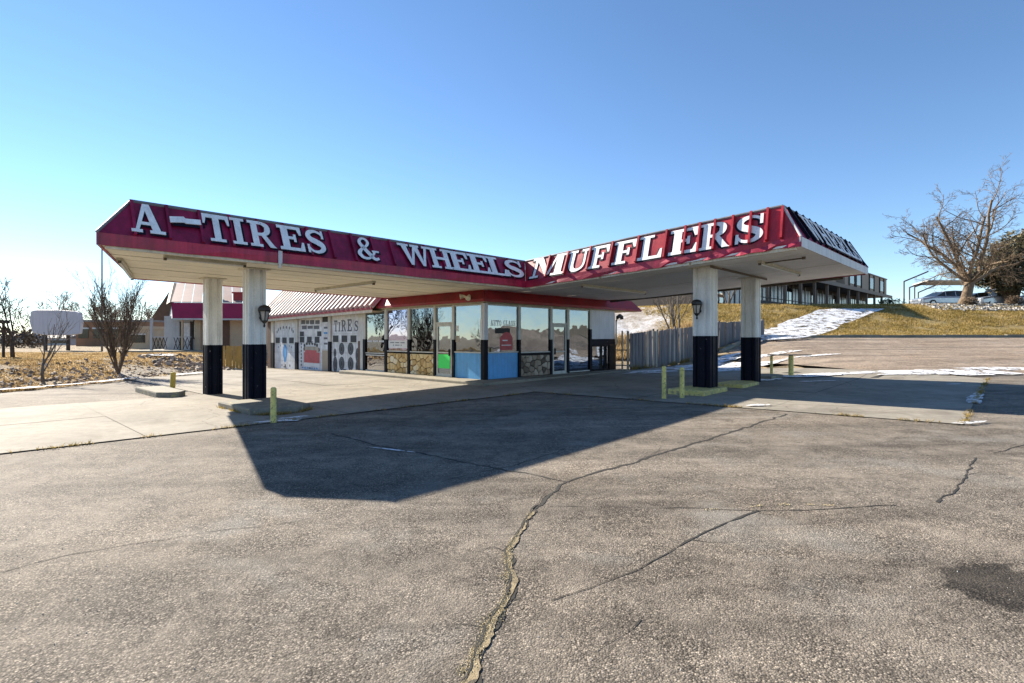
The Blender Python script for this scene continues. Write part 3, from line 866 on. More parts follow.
def letter_mesh(ch, w, h, frame, c0, c1, dx=0.0, dy=0.0, grow=0.0):
    """frame maps (along, up, out); the letter fills w x h"""
    gw, pcs = glyph(ch)
    kx, ky = w / gw, h
    mb = MB()
    for i, pc in enumerate(pcs):
        t = c1 + 0.0012 * i
        if pc[0] == 'poly':
            pts = pc[1]
            cx = sum(p[0] for p in pts) / len(pts); cy = sum(p[1] for p in pts) / len(pts)
            q = [(((x + math.copysign(grow, x - cx)) * kx + dx), ((y + math.copysign(grow, y - cy)) * ky + dy)) for x, y in pts]
            mb.prism(q, frame, c0, t)
        else:
            L, Q = pc[1], pc[2]
            n = len(L)
            if grow:
                L2, Q2 = [], []
                for a, b in zip(L, Q):
                    l = math.hypot(a[0] - b[0], a[1] - b[1]) or 1
                    ex, ey = (a[0] - b[0]) / l * grow, (a[1] - b[1]) / l * grow
                    L2.append((a[0] + ex, a[1] + ey)); Q2.append((b[0] - ex, b[1] - ey))
                L, Q = L2, Q2
            vs = [frame(x * kx + dx, y * ky + dy, t) for x, y in L] + [frame(x * kx + dx, y * ky + dy, t) for x, y in Q] + \
                 [frame(x * kx + dx, y * ky + dy, c0) for x, y in L] + [frame(x * kx + dx, y * ky + dy, c0) for x, y in Q]
            fs = []
            for k in range(n - 1):
                fs += [(k, k + 1, n + k + 1, n + k), (k, 2 * n + k, 2 * n + k + 1, k + 1), (n + k, n + k + 1, 3 * n + k + 1, 3 * n + k)]
            fs += [(0, n, 3 * n, 2 * n), (n - 1, 3 * n - 1, 4 * n - 1, 2 * n - 1)]
            mb.add(vs, fs)
    return mb

def put_letter(root, ch, w, h, frame, c0=0.074, c1=0.082, shadow=True, mat='letter_white', name='letter', shadow_dx=0.032):
    o = part(root, name, letter_mesh(ch, w, h, frame, c0, c1), mat)
    if shadow:
        part(o, 'drop_shadow', letter_mesh(ch, w, h, frame, c0 - 0.012, c0 - 0.008, shadow_dx * h / 0.74, -0.018, 0.032), 'navy_shadow')
    return o

# ------------------------------------------------------------------ canopies
STRIP, RISE, SET = 0.225, 0.72, 0.36
ZL = 3.31
LA0, LA1, LV = -11.4, 0.13, -1.87           # left arm: outer end, inner end, front line
END_IN = 1.85                                # slant of the left end
RU0, RU1 = 0.13, 7.75                        # right arm: front and rear line
RV0, RV1 = -10.3, LV                         # right arm: outer end, inner end
def ZR(v): return ZL + 0.412 * (LV - v) / (LV - RV0) if v < LV else ZL

def face_frame(p0, ea, eb, en):
    p0, ea, eb, en = map(Vector, (p0, ea, eb, en))
    return lambda a, b, c: tuple(p0 + ea * a + eb * b + en * c)

def mansard(root, p0, p1, q0, q1, nrm_hint, n, mat, batmat, cuts=None, bh=0.07):
    """panels between bottom edge p0-p1 and top edge q0-q1, battens between panels"""
    p0, p1, q0, q1 = map(Vector, (p0, p1, q0, q1))
    nn = (p1 - p0).cross(q0 - p0).normalized()
    if nn.dot(Vector(nrm_hint)) < 0: nn = -nn
    along = (p1 - p0).normalized()
    up = ((q0 + q1) / 2 - (p0 + p1) / 2); up -= along * up.dot(along); up.normalize()
    # quads cut by planes a = const measured along the bottom edge
    L = (p1 - p0).length
    aq0 = (q0 - p0).dot(along); aq1 = (q1 - p0).dot(along)
    lo, hi = min(0, aq0), max(L, aq1)
    def bot(a): t = a / L; return p0 + (p1 - p0) * t
    def top(a): t = (a - aq0) / (aq1 - aq0); return q0 + (q1 - q0) * t
    cuts = [0.0] + cuts + [L] if cuts else [L * i / n for i in range(n + 1)]
    n = len(cuts) - 1
    for i in range(n):
        a0, a1 = cuts[i], cuts[i + 1]
        def col(a):
            # clip to the sloped ends
            b, t = bot(a), None
            if aq0 > 1e-6 and a < aq0: t = p0 + (q0 - p0) * (a / aq0)
            elif aq1 < L - 1e-6 and a > aq1: t = p1 + (q1 - p1) * ((L - a) / (L - aq1))
            else: t = top(a)
            return b, t
        b0, t0 = col(a0); b1, t1 = col(a1)
        # extend to a negative-slanted end
        if i == 0 and aq0 < -1e-6: t0 = q0
        if i == n - 1 and aq1 > L + 1e-6: t1 = q1
        mb = MB()
        d = nn * 0.02
        mb.hexa([b0 - d, b1 - d, t1 - d, t0 - d], [b0, b1, t1, t0])
        part(root, 'roof_panel', mb, mat)
        if i:
            if (t0 - b0).length > 0.1:
                mb = MB()
                w = along * 0.026; e = nn * bh
                k0, k1 = b0 + (t0 - b0) * 0.01, b0 + (t0 - b0) * 0.99
                mb.hexa([k0 - w - d, k0 + w - d, k1 + w - d, k1 - w - d], [k0 - w + e, k0 + w + e, k1 + w + e, k1 - w + e])
                part(root, 'batten', mb, batmat)
    return along, up, nn

def strip(root, p0, p1, out, mat, h=STRIP, segs=8, dent=0.0, seed=0, thick=0.04):
    rnd = random.Random(seed)
    p0, p1, out = Vector(p0), Vector(p1), Vector(out)
    mb = MB()
    rows = []
    for i in range(segs + 1):
        b = p0 + (p1 - p0) * (i / segs)
        jo = out * (rnd.uniform(-1, 1) * dent); jz = Vector((0, 0, rnd.uniform(-0.6, 1) * dent))
        if i in (0, segs): jo *= 0; jz *= 0
        rows.append((b + jo + jz, b + Vector((0, 0, h * 0.5)) + jo * -0.6, b + Vector((0, 0, h)), b + Vector((0, 0, h)) - out * thick, b - out * thick + jz))
    for a, b in zip(rows, rows[1:]):
        n = len(a)
        mb.add(list(a) + list(b), [(k, (k + 1) % n, n + (k + 1) % n, n + k) for k in range(n)])
    n = 5
    mb.add(rows[0], [tuple(range(5))]); mb.add(rows[-1], [tuple(reversed(range(5)))])
    return part(root, 'fascia_strip', mb, mat)

# ---- left arm
cl = thing('canopy', 'maroon pump canopy lettered A-TIRES & WHEELS on two white and navy columns', 'canopy', (-8.0, 1.4, 0.0))
e0 = (LA0, LV, ZL); e1 = (LA1, LV, ZL); e2 = (0.05, 6.05, ZL); e3 = (LA0 + END_IN, 4.62, ZL)
# soffit of long panels running along the arm
nb = 9
for i in range(nb):
    t0, t1 = i / nb, (i + 1) / nb
    def ed(a, b, t): return (a[0] + (b[0] - a[0]) * t, a[1] + (b[1] - a[1]) * t)
    a0, a1 = ed(e0, e3, t0 + 0.004), ed(e0, e3, t1 - 0.004)
    b0, b1 = ed(e1, e2, t0 + 0.004), ed(e1, e2, t1 - 0.004)
    z = ZL + 0.03 + random.uniform(-0.006, 0.006)
    mb = MB()
    mb.hexa([(a0[0] + .04, a0[1], z), (b0[0], b0[1], z), (b1[0], b1[1], z), (a1[0] + .04, a1[1], z)], [(a0[0] + .04, a0[1], z + .05), (b0[0], b0[1], z + .05), (b1[0], b1[1], z + .05), (a1[0] + .04, a1[1], z + .05)])
    part(cl, 'soffit_panel', mb, 'soffit')
mb = MB()   # flat roof deck
mb.hexa([(e0[0] + .5, e0[1] + .4, ZL + .5), (e1[0] - .02, e1[1] + .4, ZL + .5), (e2[0] - .02, e2[1] - .3, ZL + .5), (e3[0] + .5, e3[1] - .3, ZL + .5)],
        [(e0[0] + .5, e0[1] + .4, ZL + .6), (e1[0] - .02, e1[1] + .4, ZL + .6), (e2[0] - .02, e2[1] - .3, ZL + .6), (e3[0] + .5, e3[1] - .3, ZL + .6)])
part(cl, 'roof_deck', mb, 'ridge_metal')
strip(cl, e0, e1, (0, -1, 0), 'strip_red', segs=16, dent=0.012, seed=3)
endv = (Vector(e3) - Vector(e0)).normalized(); endn = Vector((-endv.y, endv.x, 0))
strip(cl, e0, e3, endn, 'strip_red', segs=6)
strip(cl, e3, e2, (0.15, 0.99, 0), 'strip_red', h=0.2, segs=4)
# cream edge trim set back under the strip
for i in range(4):
    a = LA0 + 0.15 + (LA1 - LA0 - 0.2) * i / 4; b = LA0 + 0.15 + (LA1 - LA0 - 0.2) * (i + 1) / 4 - 0.01
    mb = MB(); mb.box(a, b, LV + 0.045, LV + 0.16, ZL - 0.045, ZL + 0.02); part(cl, 'edge_trim', mb, 'trim_cream')
    mb = MB(); mb.box(a, b, LV + 0.17, LV + 0.20, ZL - 0.01, ZL + 0.02); part(cl, 'edge_trim', mb, 'fixture_dark')
zt = ZL + STRIP + 0.004
ridge0 = Vector((LA0 + 0.58, LV + SET, zt + RISE)); ridge1 = Vector((LA1 + SET, LV + SET, zt + RISE))
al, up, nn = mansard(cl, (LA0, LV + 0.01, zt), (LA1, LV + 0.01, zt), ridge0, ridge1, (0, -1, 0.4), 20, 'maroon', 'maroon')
FRL = face_frame((LA0, LV + 0.01, zt), al, up, nn)
r3 = Vector((e3[0] + 0.50, e3[1] - 0.34, zt + RISE))
mansard(cl, Vector(e0) + Vector((0, 0.02, STRIP + .004)), Vector(e3) + Vector((0, 0, STRIP + .004)), ridge0 + Vector((0.01, 0.01, 0)), r3, (-1, 0, 0.4), 10, 'maroon', 'maroon')
r2 = Vector((0.05, e2[1] - 0.34, zt + RISE))
mansard(cl, Vector(e3) + Vector((0, 0.01, STRIP + .004)), Vector(e2) + Vector((0, 0.01, STRIP + .004)), r3 + Vector((0, .01, 0)), r2, (0, 1, 0.4), 16, 'maroon', 'maroon')
mb = MB(); mb.tube([ridge0, (ridge0 + ridge1) / 2 + Vector((0, 0, .015)), ridge1], 0.035, 6); part(cl, 'ridge_cap', mb, 'ridge_metal')
mb = MB(); mb.tube([ridge0, Vector((LA0, LV, zt))], 0.028, 6); mb.tube([ridge0, r3], 0.035, 6); part(cl, 'ridge_cap', mb, 'ridge_metal')
SL = (Vector((0, SET - .01, RISE))).length
def u_on_face(px):                            # pixel column -> distance along the left sign face, at half its height
    k = (px - HX) / FPX
    v = LV + SET / 2
    return ((-C0[0] - v * VX) + k * (C0[1] + v * VY)) / (UX - UY * k) - LA0
for ch, x0, x1 in [('A', 129, 163), ('T', 202, 228.5), ('I', 230, 244), ('R', 247.5, 273), ('E', 277, 301.5), ('S', 303.5, 324.5), ('&', 354, 377),
                   ('W', 398, 429), ('H', 428, 449.5), ('E', 448, 467.5), ('E', 467.5, 487), ('L', 485.5, 504), ('S', 503, 522)]:
    a0, a1 = u_on_face(x0), u_on_face(x1)
    hh = 0.66
    fr = (lambda a, b, c, a0=a0: FRL(a0 + a, 0.05 + b, c))
    put_letter(cl, ch, a1 - a0, hh, fr)
a0, a1 = u_on_face(169), u_on_face(200)
mb = MB(); fr = (lambda a, b, c: FRL(a0 + a, b, c))
mb.prism([(0, .36), ((a1 - a0) * .45, .40), ((a1 - a0) * .5, .38), (a1 - a0, .40), (a1 - a0, .52), ((a1 - a0) * .5, .50), ((a1 - a0) * .45, .54), (0, .50)], fr, 0.076, 0.095)
o = part(cl, 'dash', mb, 'letter_white')
mb = MB(); mb.prism([(.05, .31), (a1 - a0 + .07, .34), (a1 - a0 + .07, .48), (.05, .46)], fr, 0.064, 0.068); part(o, 'drop_shadow', mb, 'navy_shadow')
# loose hanging bracket under the strip
ub = u_on_face(276) + LA0
mb = MB(); mb.box(ub - .03, ub + .06, LV - .02, LV - .004, ZL - 0.02, ZL + 0.27); mb.box(ub - .02, ub + .02, LV - .03, LV - .018, ZL - .12, ZL + .04)
part(cl, 'bracket', mb, 'strip_white')

def column(root, u, v, z0, z1, a, b, split, flip=False):
    """fluted steel post: section a (u) x b (v), grooves on each face, navy below"""
    g, d = 0.045, 0.04
    def sec(a, b, gg=0.0):
        pts = []
        def side(p, q, nx, ny):
            L = math.dist(p, q)
            ex, ey = (q[0] - p[0]) / L, (q[1] - p[1]) / L
            pts.append(p)
            for c in (L * 0.24, L * 0.76):
                for s, dd in ((-g, 0), (-g * 0.5, d), (g * 0.5, d), (g, 0)):
                    pts.append((p[0] + ex * (c + s) - nx * dd, p[1] + ey * (c + s) - ny * dd))
        A, B = a / 2 + gg, b / 2 + gg
        side((-A, -B), (A, -B), 0, -1); side((A, -B), (A, B), 1, 0); side((A, B), (-A, B), 0, 1); side((-A, B), (-A, -B), -1, 0)
        return pts
    mb = MB()
    mb.prism(sec(a, b), lambda x, y, c: (u + x, v + y, c), z0 + split, z1)
    c = part(root, 'column', mb, 'column_white')
    mb = MB()
    mb.prism(sec(a, b, 0.006), lambda x, y, c: (u + x, v + y, c), z0, z0 + split)
    part(c, 'navy_base', mb, 'navy')
    mb = MB(); mb.box(u - a / 2 - .09, u + a / 2 + .09, v - b / 2 - .09, v + b / 2 + .09, z1, z1 + .03); part(c, 'cap_plate', mb, 'trim_cream')
    return c
LCU, LCV, LCV2 = -8.0, -0.12, 2.95
column(cl, LCU, LCV, 0.0, ZL, 0.42, 0.36, 1.47)
column(cl, LCU + 0.02, LCV2, 0.0, ZL, 0.40, 0.36, 1.42)

# ---- right arm
cr = thing('canopy', 'sunlit maroon pump canopy lettered MUFFLERS on two white and navy columns', 'canopy', (3.3, -7.45, 0.1))
nb = 11
for i in range(nb):
    u0 = RU0 + (RU1 - RU0) * i / nb + 0.006; u1 = RU0 + (RU1 - RU0) * (i + 1) / nb - 0.006
    dz = 0.03 + random.uniform(-0.006, 0.006)
    mb = MB()
    lo = [(u0, RV0 + .04, ZR(RV0) + dz), (u1, RV0 + .04, ZR(RV0) + dz), (u1, LV, ZL + dz), (u0, LV, ZL + dz)]
    mb.hexa(lo, [(p[0], p[1], p[2] + .05) for p in lo])
    lo = [(u0, LV + .01, ZL + dz), (u1, LV + .01, ZL + dz), (u1, -0.02, ZL + dz), (u0, -0.02, ZL + dz)]
    mb.hexa(lo, [(p[0], p[1], p[2] + .05) for p in lo])
    part(cr, 'soffit_panel', mb, 'soffit_white')
mb = MB()
lo = [(RU0 + .35, RV0 + .5, ZR(RV0) + .5), (RU1 - .3, RV0 + .5, ZR(RV0) + .5), (RU1 - .3, -.02, ZL + .5), (RU0 + .35, -.02, ZL + .5)]
mb.hexa(lo, [(p[0], p[1], p[2] + .1) for p in lo]); part(cr, 'roof_deck', mb, 'ridge_metal')
f0 = Vector((RU0, RV1, ZL)); f1 = Vector((RU0, RV0, ZR(RV0))); f2 = Vector((RU1, RV0, ZR(RV0))); f3 = Vector((RU1, -0.02, ZL))
fm = f0 + (f1 - f0) * 0.55
strip(cr, f0, fm, (-1, 0, 0), 'strip_red', segs=10, dent=0.015, seed=4)
strip(cr, fm, f1, (-1, 0, 0), 'strip_red', segs=14, dent=0.038, seed=6)
# white end strip in three lengths
for i in range(3):
    a, b = [0, .5, .93][i], [.497, .927, 1][i]
    strip(cr, f1 + (f2 - f1) * a, f1 + (f2 - f1) * b, (0, -1, 0), 'strip_white', segs=3, h=STRIP)
strip(cr, f2, f3, (1, 0, 0), 'strip_red', h=0.2, segs=4)
for i in range(3):
    a = f0 + (f1 - f0) * (i / 3 + .02); b = f0 + (f1 - f0) * ((i + 1) / 3 + .012)
    if i == 2: b = f0 + (f1 - f0) * 0.985
    mb = MB()
    lo = [a + Vector((.045, 0, -.05)), b + Vector((.045, 0, -.05)), b + Vector((.17, 0, -.05)), a + Vector((.17, 0, -.05))]
    mb.hexa(lo, [p + Vector((0, 0, .07)) for p in lo]); part(cr, 'edge_trim', mb, 'trim_cream')
RISE_R = 0.83
g0 = f0 + Vector((.01, 0, STRIP + .004)); g1 = f1 + Vector((.01, 0, STRIP + .004))
h0 = Vector((RU0 + SET, RV1 + SET, zt + RISE + 0.002)); h1 = Vector((RU0 + 0.30, RV0 + 0.48, ZR(RV0) + STRIP + RISE_R))
def a_on_face(px):                            # distance along the right sign face at half its height
    k = (px - HX) / FPX
    u = RU0 + SET / 2
    # x = C0x + u UX + v VX ; y = C0y + u UY + v VY
    v = (C0[0] + u * UX - k * (C0[1] + u * UY)) / (k * VY - VX)
    return (RV1 - v) * 1.0012
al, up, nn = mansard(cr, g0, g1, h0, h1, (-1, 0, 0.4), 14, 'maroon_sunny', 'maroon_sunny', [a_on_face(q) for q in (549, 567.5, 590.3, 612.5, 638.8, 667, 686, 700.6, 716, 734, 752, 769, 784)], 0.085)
LFR = (g1 - g0).length
AQ0, AQ1 = (h0 - g0).dot(al), (h1 - g0).dot(al)
def FRR(a, b, c):
    bt = g0 + (g1 - g0) * (a / LFR)
    tp = h0 + (h1 - h0) * ((a - AQ0) / (AQ1 - AQ0))
    ev = (tp - bt); ev -= al * ev.dot(al)
    n_ = al.cross(ev).normalized()
    if n_.x > 0: n_ = -n_
    return tuple(bt + ev.normalized() * b + n_ * c)
# end face
k0 = f1 + Vector((.02, .01, STRIP + .004)); k1 = f2 + Vector((0, .01, STRIP + .004))
m1 = Vector((RU1 - 0.5, RV0 + 0.48, h1.z + .0))
al2, up2, nn2 = mansard(cr, k0, k1, h1 + Vector((.01, .005, 0)), m1, (0, -1, 0.4), 13, 'maroon', 'navy_shadow')
FRE = face_frame(k0, al2, up2, nn2)
mansard(cr, f2 + Vector((.01, 0, STRIP)), f3 + Vector((.01, 0, STRIP)), m1 + Vector((.01, 0, 0)), Vector((RU1 - .4, -.02, zt + RISE)), (1, 0, .4), 12, 'maroon', 'maroon')
mb = MB(); mb.tube([h0, (h0 + h1) / 2 + Vector((0, 0, .02)), h1], 0.035, 6); mb.tube([h1, m1], 0.03, 6); part(cr, 'ridge_cap', mb, 'ridge_metal')
mb = MB(); mb.tube([h1, k0], 0.03, 6); part(cr, 'hip_cap', mb, 'strip_white')
mb = MB(); mb.tube([m1, k1], 0.03, 6); part(cr, 'hip_cap', mb, 'navy_shadow')
for ch, x0, x1 in [('M', 532.5, 567), ('U', 568, 590), ('F', 591, 610.5), ('F', 614.5, 637.5), ('L', 640, 664), ('E', 671, 700), ('R', 701, 732.5), ('S', 735.5, 767.5)]:
    a0, a1 = a_on_face(x0), a_on_face(x1)
    put_letter(cr, ch, a1 - a0, 0.76, (lambda a, b, c, a0=a0: FRR(a0 + a, 0.04 + b, c)), c0=.020, c1=.026, shadow_dx=-0.022)
LE = (f2 - f1).length
tot = 5.6; x = 0.95
for ch, w in [('W', 1.15), ('H', .95), ('E', .82), ('E', .82), ('L', .78), ('S', .72)]:
    put_letter(cr, ch, w, 0.74, (lambda a, b, c, x=x: FRE(x + a, 0.05 + b, c)), shadow_dx=0.09)
    x += w + 0.11
RCU, RCU2, RCV = 1.52, 5.1, -7.46
column(cr, RCU, RCV, 0.12, ZR(RCV), 0.50, 0.50, 1.56)
column(cr, RCU2, RCV, 0.14, ZR(RCV), 0.47, 0.47, 1.50)
# dark seam bar between the two right column heads
mb = MB(); mb.box(RCU - .4, RCU2 + .55, RCV - .34, RCV - .31, ZR(RCV) - .03, ZR(RCV) + .028); part(cr, 'conduit', mb, 'fixture_dark')
mb = MB()
p = [Vector((RU1 - .02, v, ZR(v) - .03)) for v in (-9.6, -0.3)]
mb.tube(p, 0.05, 6); part(cr, 'gutter_pipe', mb, 'fixture_dark')

# tube lights below the soffits
def tube_light(label, p0, p1, mat='fixture', w=0.11):
    p0, p1 = Vector(p0), Vector(p1)
    d = (p1 - p0).normalized(); s = d.cross(Vector((0, 0, 1))) * w / 2
    root = thing('tube_light', label, 'light', tuple(p0), group='tube lights under the canopies')
    mb = MB(); lo = [p0 - s, p0 + s, p1 + s, p1 - s]
    mb.hexa([q - Vector((0, 0, .07)) for q in lo], lo); part(root, 'housing', mb, mat)
    mb = MB(); mb.tube([p0 - Vector((0, 0, .09)) + d * .06, p1 - Vector((0, 0, .09)) - d * .06], 0.018, 6); part(root, 'tube', mb, 'paper' if mat == 'fixture' else mat)
    for q in (p0, p1 - d * .05):
        mb = MB()
        mb.hexa([q - s * .6 - Vector((0, 0, .12)), q + s * .6 - Vector((0, 0, .12)), q + s * .6 + d * .05 - Vector((0, 0, .12)), q - s * .6 + d * .05 - Vector((0, 0, .12))],
                [q - s * .6 - Vector((0, 0, .06)), q + s * .6 - Vector((0, 0, .06)), q + s * .6 + d * .05 - Vector((0, 0, .06)), q - s * .6 + d * .05 - Vector((0, 0, .06))])
        part(root, 'socket', mb, 'fixture_dark')
zs = ZL + .03
tube_light('old cream tube light near the far left end of the left canopy', (-10.72, 0.0, zs), (-9.72, 3.9, zs))
tube_light('old cream tube light left of the left front column head', (-10.2, -1.2, zs), (-8.6, -1.2, zs), w=.09)
tube_light('tube light crossing the soffit between left columns and shop', (-4.4, 0.2, zs), (-4.4, 3.9, zs))
zr = ZR(-8.9) + .03
tube_light('long tube light under the outer end of the right canopy', (1.6, -8.9, zr), (5.2, -8.9, zr))
tube_light('tube light under the right canopy near the shop front', (1.2, -3.4, ZR(-3.4) + .03), (5.4, -3.4, ZR(-3.4) + .03), w=.07)
mb = MB(); mb.tube([(1.9, -8.95, zr - .04), (1.9, -9.9, ZR(-9.9) - .02)], .02, 6); mb.tube([(1.9, -9.85, ZR(-9.9) - .02), (1.9, -9.93, ZR(-9.9) - .02)], .04, 6)
part(cr, 'conduit', mb, 'fixture_dark')

# ------------------------------------------------------------------ column lanterns
def lantern(label, u, v, z, du, dv):
    """carriage lamp on a column face; (du, dv) is the outward normal"""
    root = thing('wall_lantern', label, 'lamp', (u, v, z), group='carriage lamps on the columns')
    c = Vector((u + du * .17, v + dv * .17, 0))
    def ring(r, zz, n=6):
        r *= .84; zz = z + (zz - z) * .84
        return [(c.x + r * math.cos(2 * math.pi * k / n + .3), c.y + r * math.sin(2 * math.pi * k / n + .3), zz) for k in range(n)]
    def loft(mb, rs):
        n = 6
        vs = [p for r, zz in rs for p in ring(r, zz)]
        fs = [(i * n + k, i * n + (k + 1) % n, (i + 1) * n + (k + 1) % n, (i + 1) * n + k) for i in range(len(rs) - 1) for k in range(n)]
        fs += [tuple(range(n - 1, -1, -1)), tuple((len(rs) - 1) * n + k for k in range(n))]
        mb.add(vs, fs)
    mb = MB(); loft(mb, [(.17, z + .30), (.19, z + .34), (.185, z + .40), (.12, z + .47), (.03, z + .50)]); part(root, 'cap', mb, 'iron_black')
    mb = MB(); loft(mb, [(.09, z + .04), (.145, z + .30)]); gl = part(root, 'lamp_glass', mb, 'lamp_glass')
    for k in range(6):
        mb = MB(); a, b = ring(.093, z + .04)[k], ring(.150, z + .30)[k]; mb.tube([a, b], .012, 4); part(root, 'cage_bar', mb, 'iron_black')
    mb = MB(); loft(mb, [(.02, z - .16), (.035, z - .12), (.02, z - .06), (.10, z + .02), (.10, z + .045)]); part(root, 'finial', mb, 'iron_black')
    mb = MB(); mb.tube([(u, v, z + .1), (u + du * .1, v + dv * .1, z + .02), (c.x, c.y, z + .0)], .018, 6); mb.tube([(u, v, z + .1), (u + du * .02, v + dv * .02, z + .1)], .06, 8); part(root, 'bracket', mb, 'iron_black')
lantern('black carriage lamp on the front column of the left canopy', LCU + 0.1, LCV - .18, 2.02, 0, -1)
lantern('black carriage lamp on the front column of the right canopy', RCU - .25, RCV + .06, 2.28, -1, 0)

# ------------------------------------------------------------------ pump islands and posts
def island(label, uc, vc, lu, lv, h, z, mat, taper=0.3, flip=1, slab=False):
    a, b = lu / 2, lv / 2
    if lu >= lv: poly = [(-a, -b), (a - taper, -b), (a, -b * .35), (a, b * .35), (a - taper, b), (-a, b)]
    else: poly = [(-a, -b + taper), (-a * .35, -b), (a * .35, -b), (a, -b + taper), (a, b), (-a, b)]
    root = MB()
    n = len(poly)
    top = [(uc + x * .97, vc + y * .97, z + h) for x, y in poly]
    mid = [(uc + x, vc + y, z + h - .03) for x, y in poly]
    bot = [(uc + x, vc + y, z - .08) for x, y in poly]
    fs = [tuple(range(n))[::-1], tuple(range(2 * n, 3 * n))]
    for r in (0, 1): fs += [(r * n + i, r * n + (i + 1) % n, (r + 1) * n + (i + 1) % n, (r + 1) * n + i) for i in range(n)]
    root.add(bot + mid + top, fs)
    return solid('pump_island', root, mat, label, 'island', (uc, vc, z - .08), group='concrete pump islands')
def gs(px, py, z): return w2s(*gpx(px, py, z))
def post(label, px, py, z, h, r, mat, lean=0.0):
    u, v = gs(px, py, z)
    mb = MB()
    rr = [r * 1.02, r, r, r, r * .9, r * .55]
    zz = [z - .06, z + h * .25, z + h * .5, z + h * .93, z + h * .98, z + h]
    mb.tube([(u + lean * (q - z), v, q) for q in zz], rr, 10)
    return solid('bollard', mb, mat, label, 'bollard', (u, v, z - .06), group='guard posts of the pump islands', smooth=False)
# left islands
island('grey concrete island with broken kerb under the left front column', -8.25, -1.45, 1.3, 2.2, .13, 0.02, 'island_grey')
island('low grey concrete kerb island by the left rear column', LCU - 1.0, LCV2 + 1.1, .7, 2.6, .15, 0.0, 'island_grey')
# right islands
island('yellow painted island carrying the right front column', 1.25, RCV + .02, 1.9, 1.0, .17, .07, 'kerb_yellow')
island('yellow painted island between the two right columns', 3.7, RCV - .1, 1.7, .9, .15, .09, 'kerb_yellow')
island('worn island behind the right rear column', 7.0, RCV + .1, 1.6, .8, .13, .16, 'island_grey')
post('mossy yellow guard post before the left front column', 273.5, 421.5, 0.02, 0.66, .055, 'post_yellow')
post('short ochre guard post on the low left kerb island', 172.5, 389.5, 0.0, .55, .075, 'post_ochre', lean=.04)
post('pale yellow guard post standing left of the right front island', 664, 399, 0.07, .84, .055, 'post_yellow')
post('chipped yellow guard post at the tip of the right front island', 682, 398.5, 0.07, .80, .06, 'post_yellow')
post('thin yellow guard post behind the right rear column', 771.5, 375.5, 0.2, .74, .05, 'post_yellow')
post('thick yellow guard post farthest right, with black mark', 791, 376.5, 0.2, .78, .085, 'post_yellow')
ua, va = gs(771.5, 375.5, .2); ub_, vb = gs(791, 376.5, .2)
d = (Vector((ub_, vb, 0)) - Vector((ua, va, 0))); d.normalize(); s = Vector((-d.y, d.x, 0)) * .14
a = Vector((ua, va, 0)) - d * .1; b = Vector((ub_, vb, 0)) + d * .65
zz = .2 + .785
mb = MB(); mb.hexa([a - s + Vector((0, 0, zz - .03)), b - s + Vector((0, 0, zz + .0)), b + s + Vector((0, 0, zz + .0)), a + s + Vector((0, 0, zz - .03))],
                   [a - s + Vector((0, 0, zz + .01)), b - s + Vector((0, 0, zz + .04)), b + s + Vector((0, 0, zz + .04)), a + s + Vector((0, 0, zz + .01))])
solid('plank', mb, 'fence_pale', 'brown plank lying across the two rear yellow posts', 'plank', (a.x, a.y, zz - .03))

# ------------------------------------------------------------------ shop building
shop = thing('tire_shop', 'low flat-roofed tire shop with glass front, red eaves band and three painted garage doors', 'building', (0, 0, 0))
W0, WT, WALLH = 0.07, 2.86, 3.42          # sill level, top of the glass zone, wall top
UEND, VEND = UR(614.5), VL(268.5)
VB = VL(361.0)                             # where the garage part starts
def gz_(v): return -0.0155 * max(0.0, v - 6)
# body shell: floor, roof and the walls nobody can look through
mb = MB(); mb.box(0.15, UEND - .02, 0.15, VEND, -0.3, 0.05); part(shop, 'floor', mb, 'room_floor')
mb = MB(); mb.box(0.05, UEND, 0.05, VEND, 3.44, 3.62); part(shop, 'roof', mb, 'ridge_metal')
mb = MB(); mb.box(UEND - .15, UEND - .005, 0.2, VEND, -.3, 3.43); part(shop, 'rear_wall', mb, 'wall_cream')
mb = MB(); mb.box(0.2, UEND, VEND - .2, VEND - .005, -.4, 3.43); part(shop, 'end_wall', mb, 'wall_cream')
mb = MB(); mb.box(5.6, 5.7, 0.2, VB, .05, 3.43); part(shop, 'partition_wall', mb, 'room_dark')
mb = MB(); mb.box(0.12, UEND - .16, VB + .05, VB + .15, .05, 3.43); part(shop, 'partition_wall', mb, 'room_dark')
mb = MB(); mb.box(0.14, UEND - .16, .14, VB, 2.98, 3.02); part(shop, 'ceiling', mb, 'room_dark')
mb = MB(); mb.box(2.2, 2.9, 2.0, 5.0, .05, 1.1); part(shop, 'counter', mb, 'wall_cream')
mb = MB(); mb.box(3.2, 5.2, 1.0, 1.5, .05, 1.9); part(shop, 'shelf', mb, 'room_dark')

def fL(a, b, c): return (-c, a, b)         # left wall frame: a = v, b = z, c = outwards
def fR(a, b, c): return (a, -c, b)         # right wall frame: a = u
def wbox(root, name, fr, a0, a1, b0, b1, c0, c1, mat, label=None):
    mb = MB()
    p = [(a0, b0), (a1, b0), (a1, b1), (a0, b1)]
    mb.prism(p, fr, c0, c1)
    return part(root, name, mb, mat, label)
def mullion(fr, a0, a1, c1=0.06, top=WT, split=1.55):
    """window post: white above, navy below"""
    wbox(shop, 'mullion', fr, a0, a1, split, top, -.06, c1, 'frame_white')
    wbox(shop, 'mullion', fr, a0, a1, 0.0, split, -.06, c1 + .003, 'frame_dark')
def window(fr, a0, a1, b0, b1, mat='glass', sill=True, bar='frame_white'):
    w = wbox(shop, 'window', fr, a0 + .01, a1 - .01, b0, b1, -.008, .0, mat)
    wbox(w, 'frame', fr, a0, a1, b1 - .05, b1, .004, .03, bar)
    wbox(w, 'sill', fr, a0, a1, b0, b0 + .045, .004, .045, bar)
    return w
